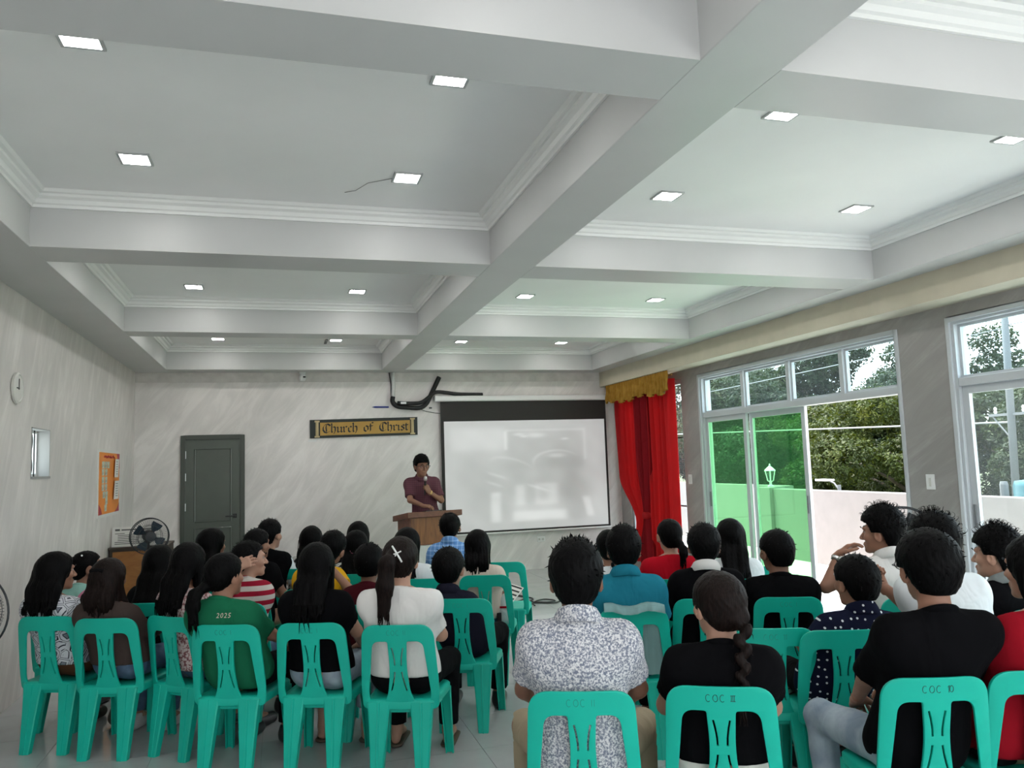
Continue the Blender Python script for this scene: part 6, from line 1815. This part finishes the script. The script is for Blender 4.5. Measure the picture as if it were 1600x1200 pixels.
MB().box(-.075, .075, -.10, .10, 0, .008).build('pages', M['paper'], nb_)
l_ = MB()
for k in range(5): l_.box(-.07, .07, -.085 + k * .04, -.07 + k * .04, .0082, .0092)
l_.build('stripes', M['black'], nb_)
bk_ = empty('book', (2.40, 3.66, .402), R(25), 'brown book lying on the empty chair marked COC 11', 'book')
M['bookcover'] = plain('brown book cover', (.07, .045, .03), .5)
MB().box(-.075, .075, -.105, .105, 0, .004).box(-.075, .075, -.105, .105, .028, .032).box(-.075, -.071, -.105, .105, .004, .028).build('cover', M['bookcover'], bk_)
MB().box(-.071, .071, -.10, .10, .004, .028).build('pages', M['paper'], bk_)
# hand bag hanging on the chair of the notebook holder
hb_ = empty('hand_bag', (1.625, 5.87, .495), R(-20), 'small white bag with black case on the chair seat beside the notebook holder', 'bag')
MB().loft([[(x * s_, y * s_, z) for x, y in ((-.05, -.028), (.05, -.028), (.05, .028), (-.05, .028))] for z, s_ in ((-.09, .9), (-.05, 1.1), (.02, 1.0), (.08, .75), (.13, .35))]).build('pouch', M['c_whitecool'], hb_, smooth=True)
MB().box(-.062, -.028, -.045, -.03, -.13, .0).build('case', M['black'], hb_, bevel=.003)
MB().box(-.04, .035, -.034, -.03, .03, .045).build('red_band', M['c_red'], hb_)

# ------------------------------------------------------------------ the speaker behind the lectern
sp = P['S'] = person('S', 1.88, 10.60, 168, (1.825, 10.54, 1.598), 'standing person in glasses and mauve shirt speaking into a microphone at the lectern', hyaw=192, hpitch=-6, w=1.12, hs=1.12, hair='short',
       hopt=dict(t=.022, top=.020, fringe=.012), shirt='c_mauve', neck='polo', sleeve=.80, pants='c_dark', standing=True, skin='skin', fine=True, group=None,
       arms={-1: dict(w=(-.05, .26, 1.26), e=(-.7, -.3, -.8), hand='grip', fine=True, d=(.35, .12, .75), b=(-.45, .85, .0)),
             1: dict(w=(.02, .33, 1.085), e=(.9, -.2, -.4), hand='relaxed', fine=True, d=(-.9, .25, -.12), b=(.1, .3, .95))})
glasses(sp); eyes(sp)
E, Wr, a = sp['A'][-1]; dv = (Wr - E) / np.linalg.norm(Wr - E); c0 = E + (Wr - E) * .90
u = np.cross(dv, [0, 0, 1.0]); u /= np.linalg.norm(u); w_ = np.cross(dv, u)
mb = MB(); mb.loft([[tuple(c0 + dv * z + (u * math.cos(t * .3927) + w_ * math.sin(t * .3927)) * rr) for t in range(16)] for z, rr in ((-.012, .031), (-.012, .036), (.012, .035), (.012, .030))], True, False)
mb.build('watch', M['gold'], sp['root'], smooth=True)
hd = np.array([.35, .12, .75]); hd /= np.linalg.norm(hd)
pal = Wr + hd * .075 + np.array([.0, .0, .0]) - np.array([-.45, .85, .0]) * .032
MC = Vector((1.88, 10.60, 0)); rt_ = Matrix.Rotation(R(168), 3, 'Z')
mic = empty('microphone', (0, 0, 0), 0, 'hand-held microphone with a silver ball head held by the speaker', 'microphone')
mic.location = tuple(MC + rt_ @ Vector([float(x_) for x_ in pal])); mic.rotation_euler = (R(-16), R(-4), R(168))
MB().lathe([(0, -.11), (.010, -.11), (.011, -.06), (.014, .06), (.019, .075), (.019, .08), (0, .08)], 16).build('body', M['fan_body'], mic, smooth=False)
MB().lathe([(.019, .08), (.024, .095), (.025, .115), (.019, .135), (.008, .143), (0, .144)], 16).build('head', M['metal'], mic, smooth=True)
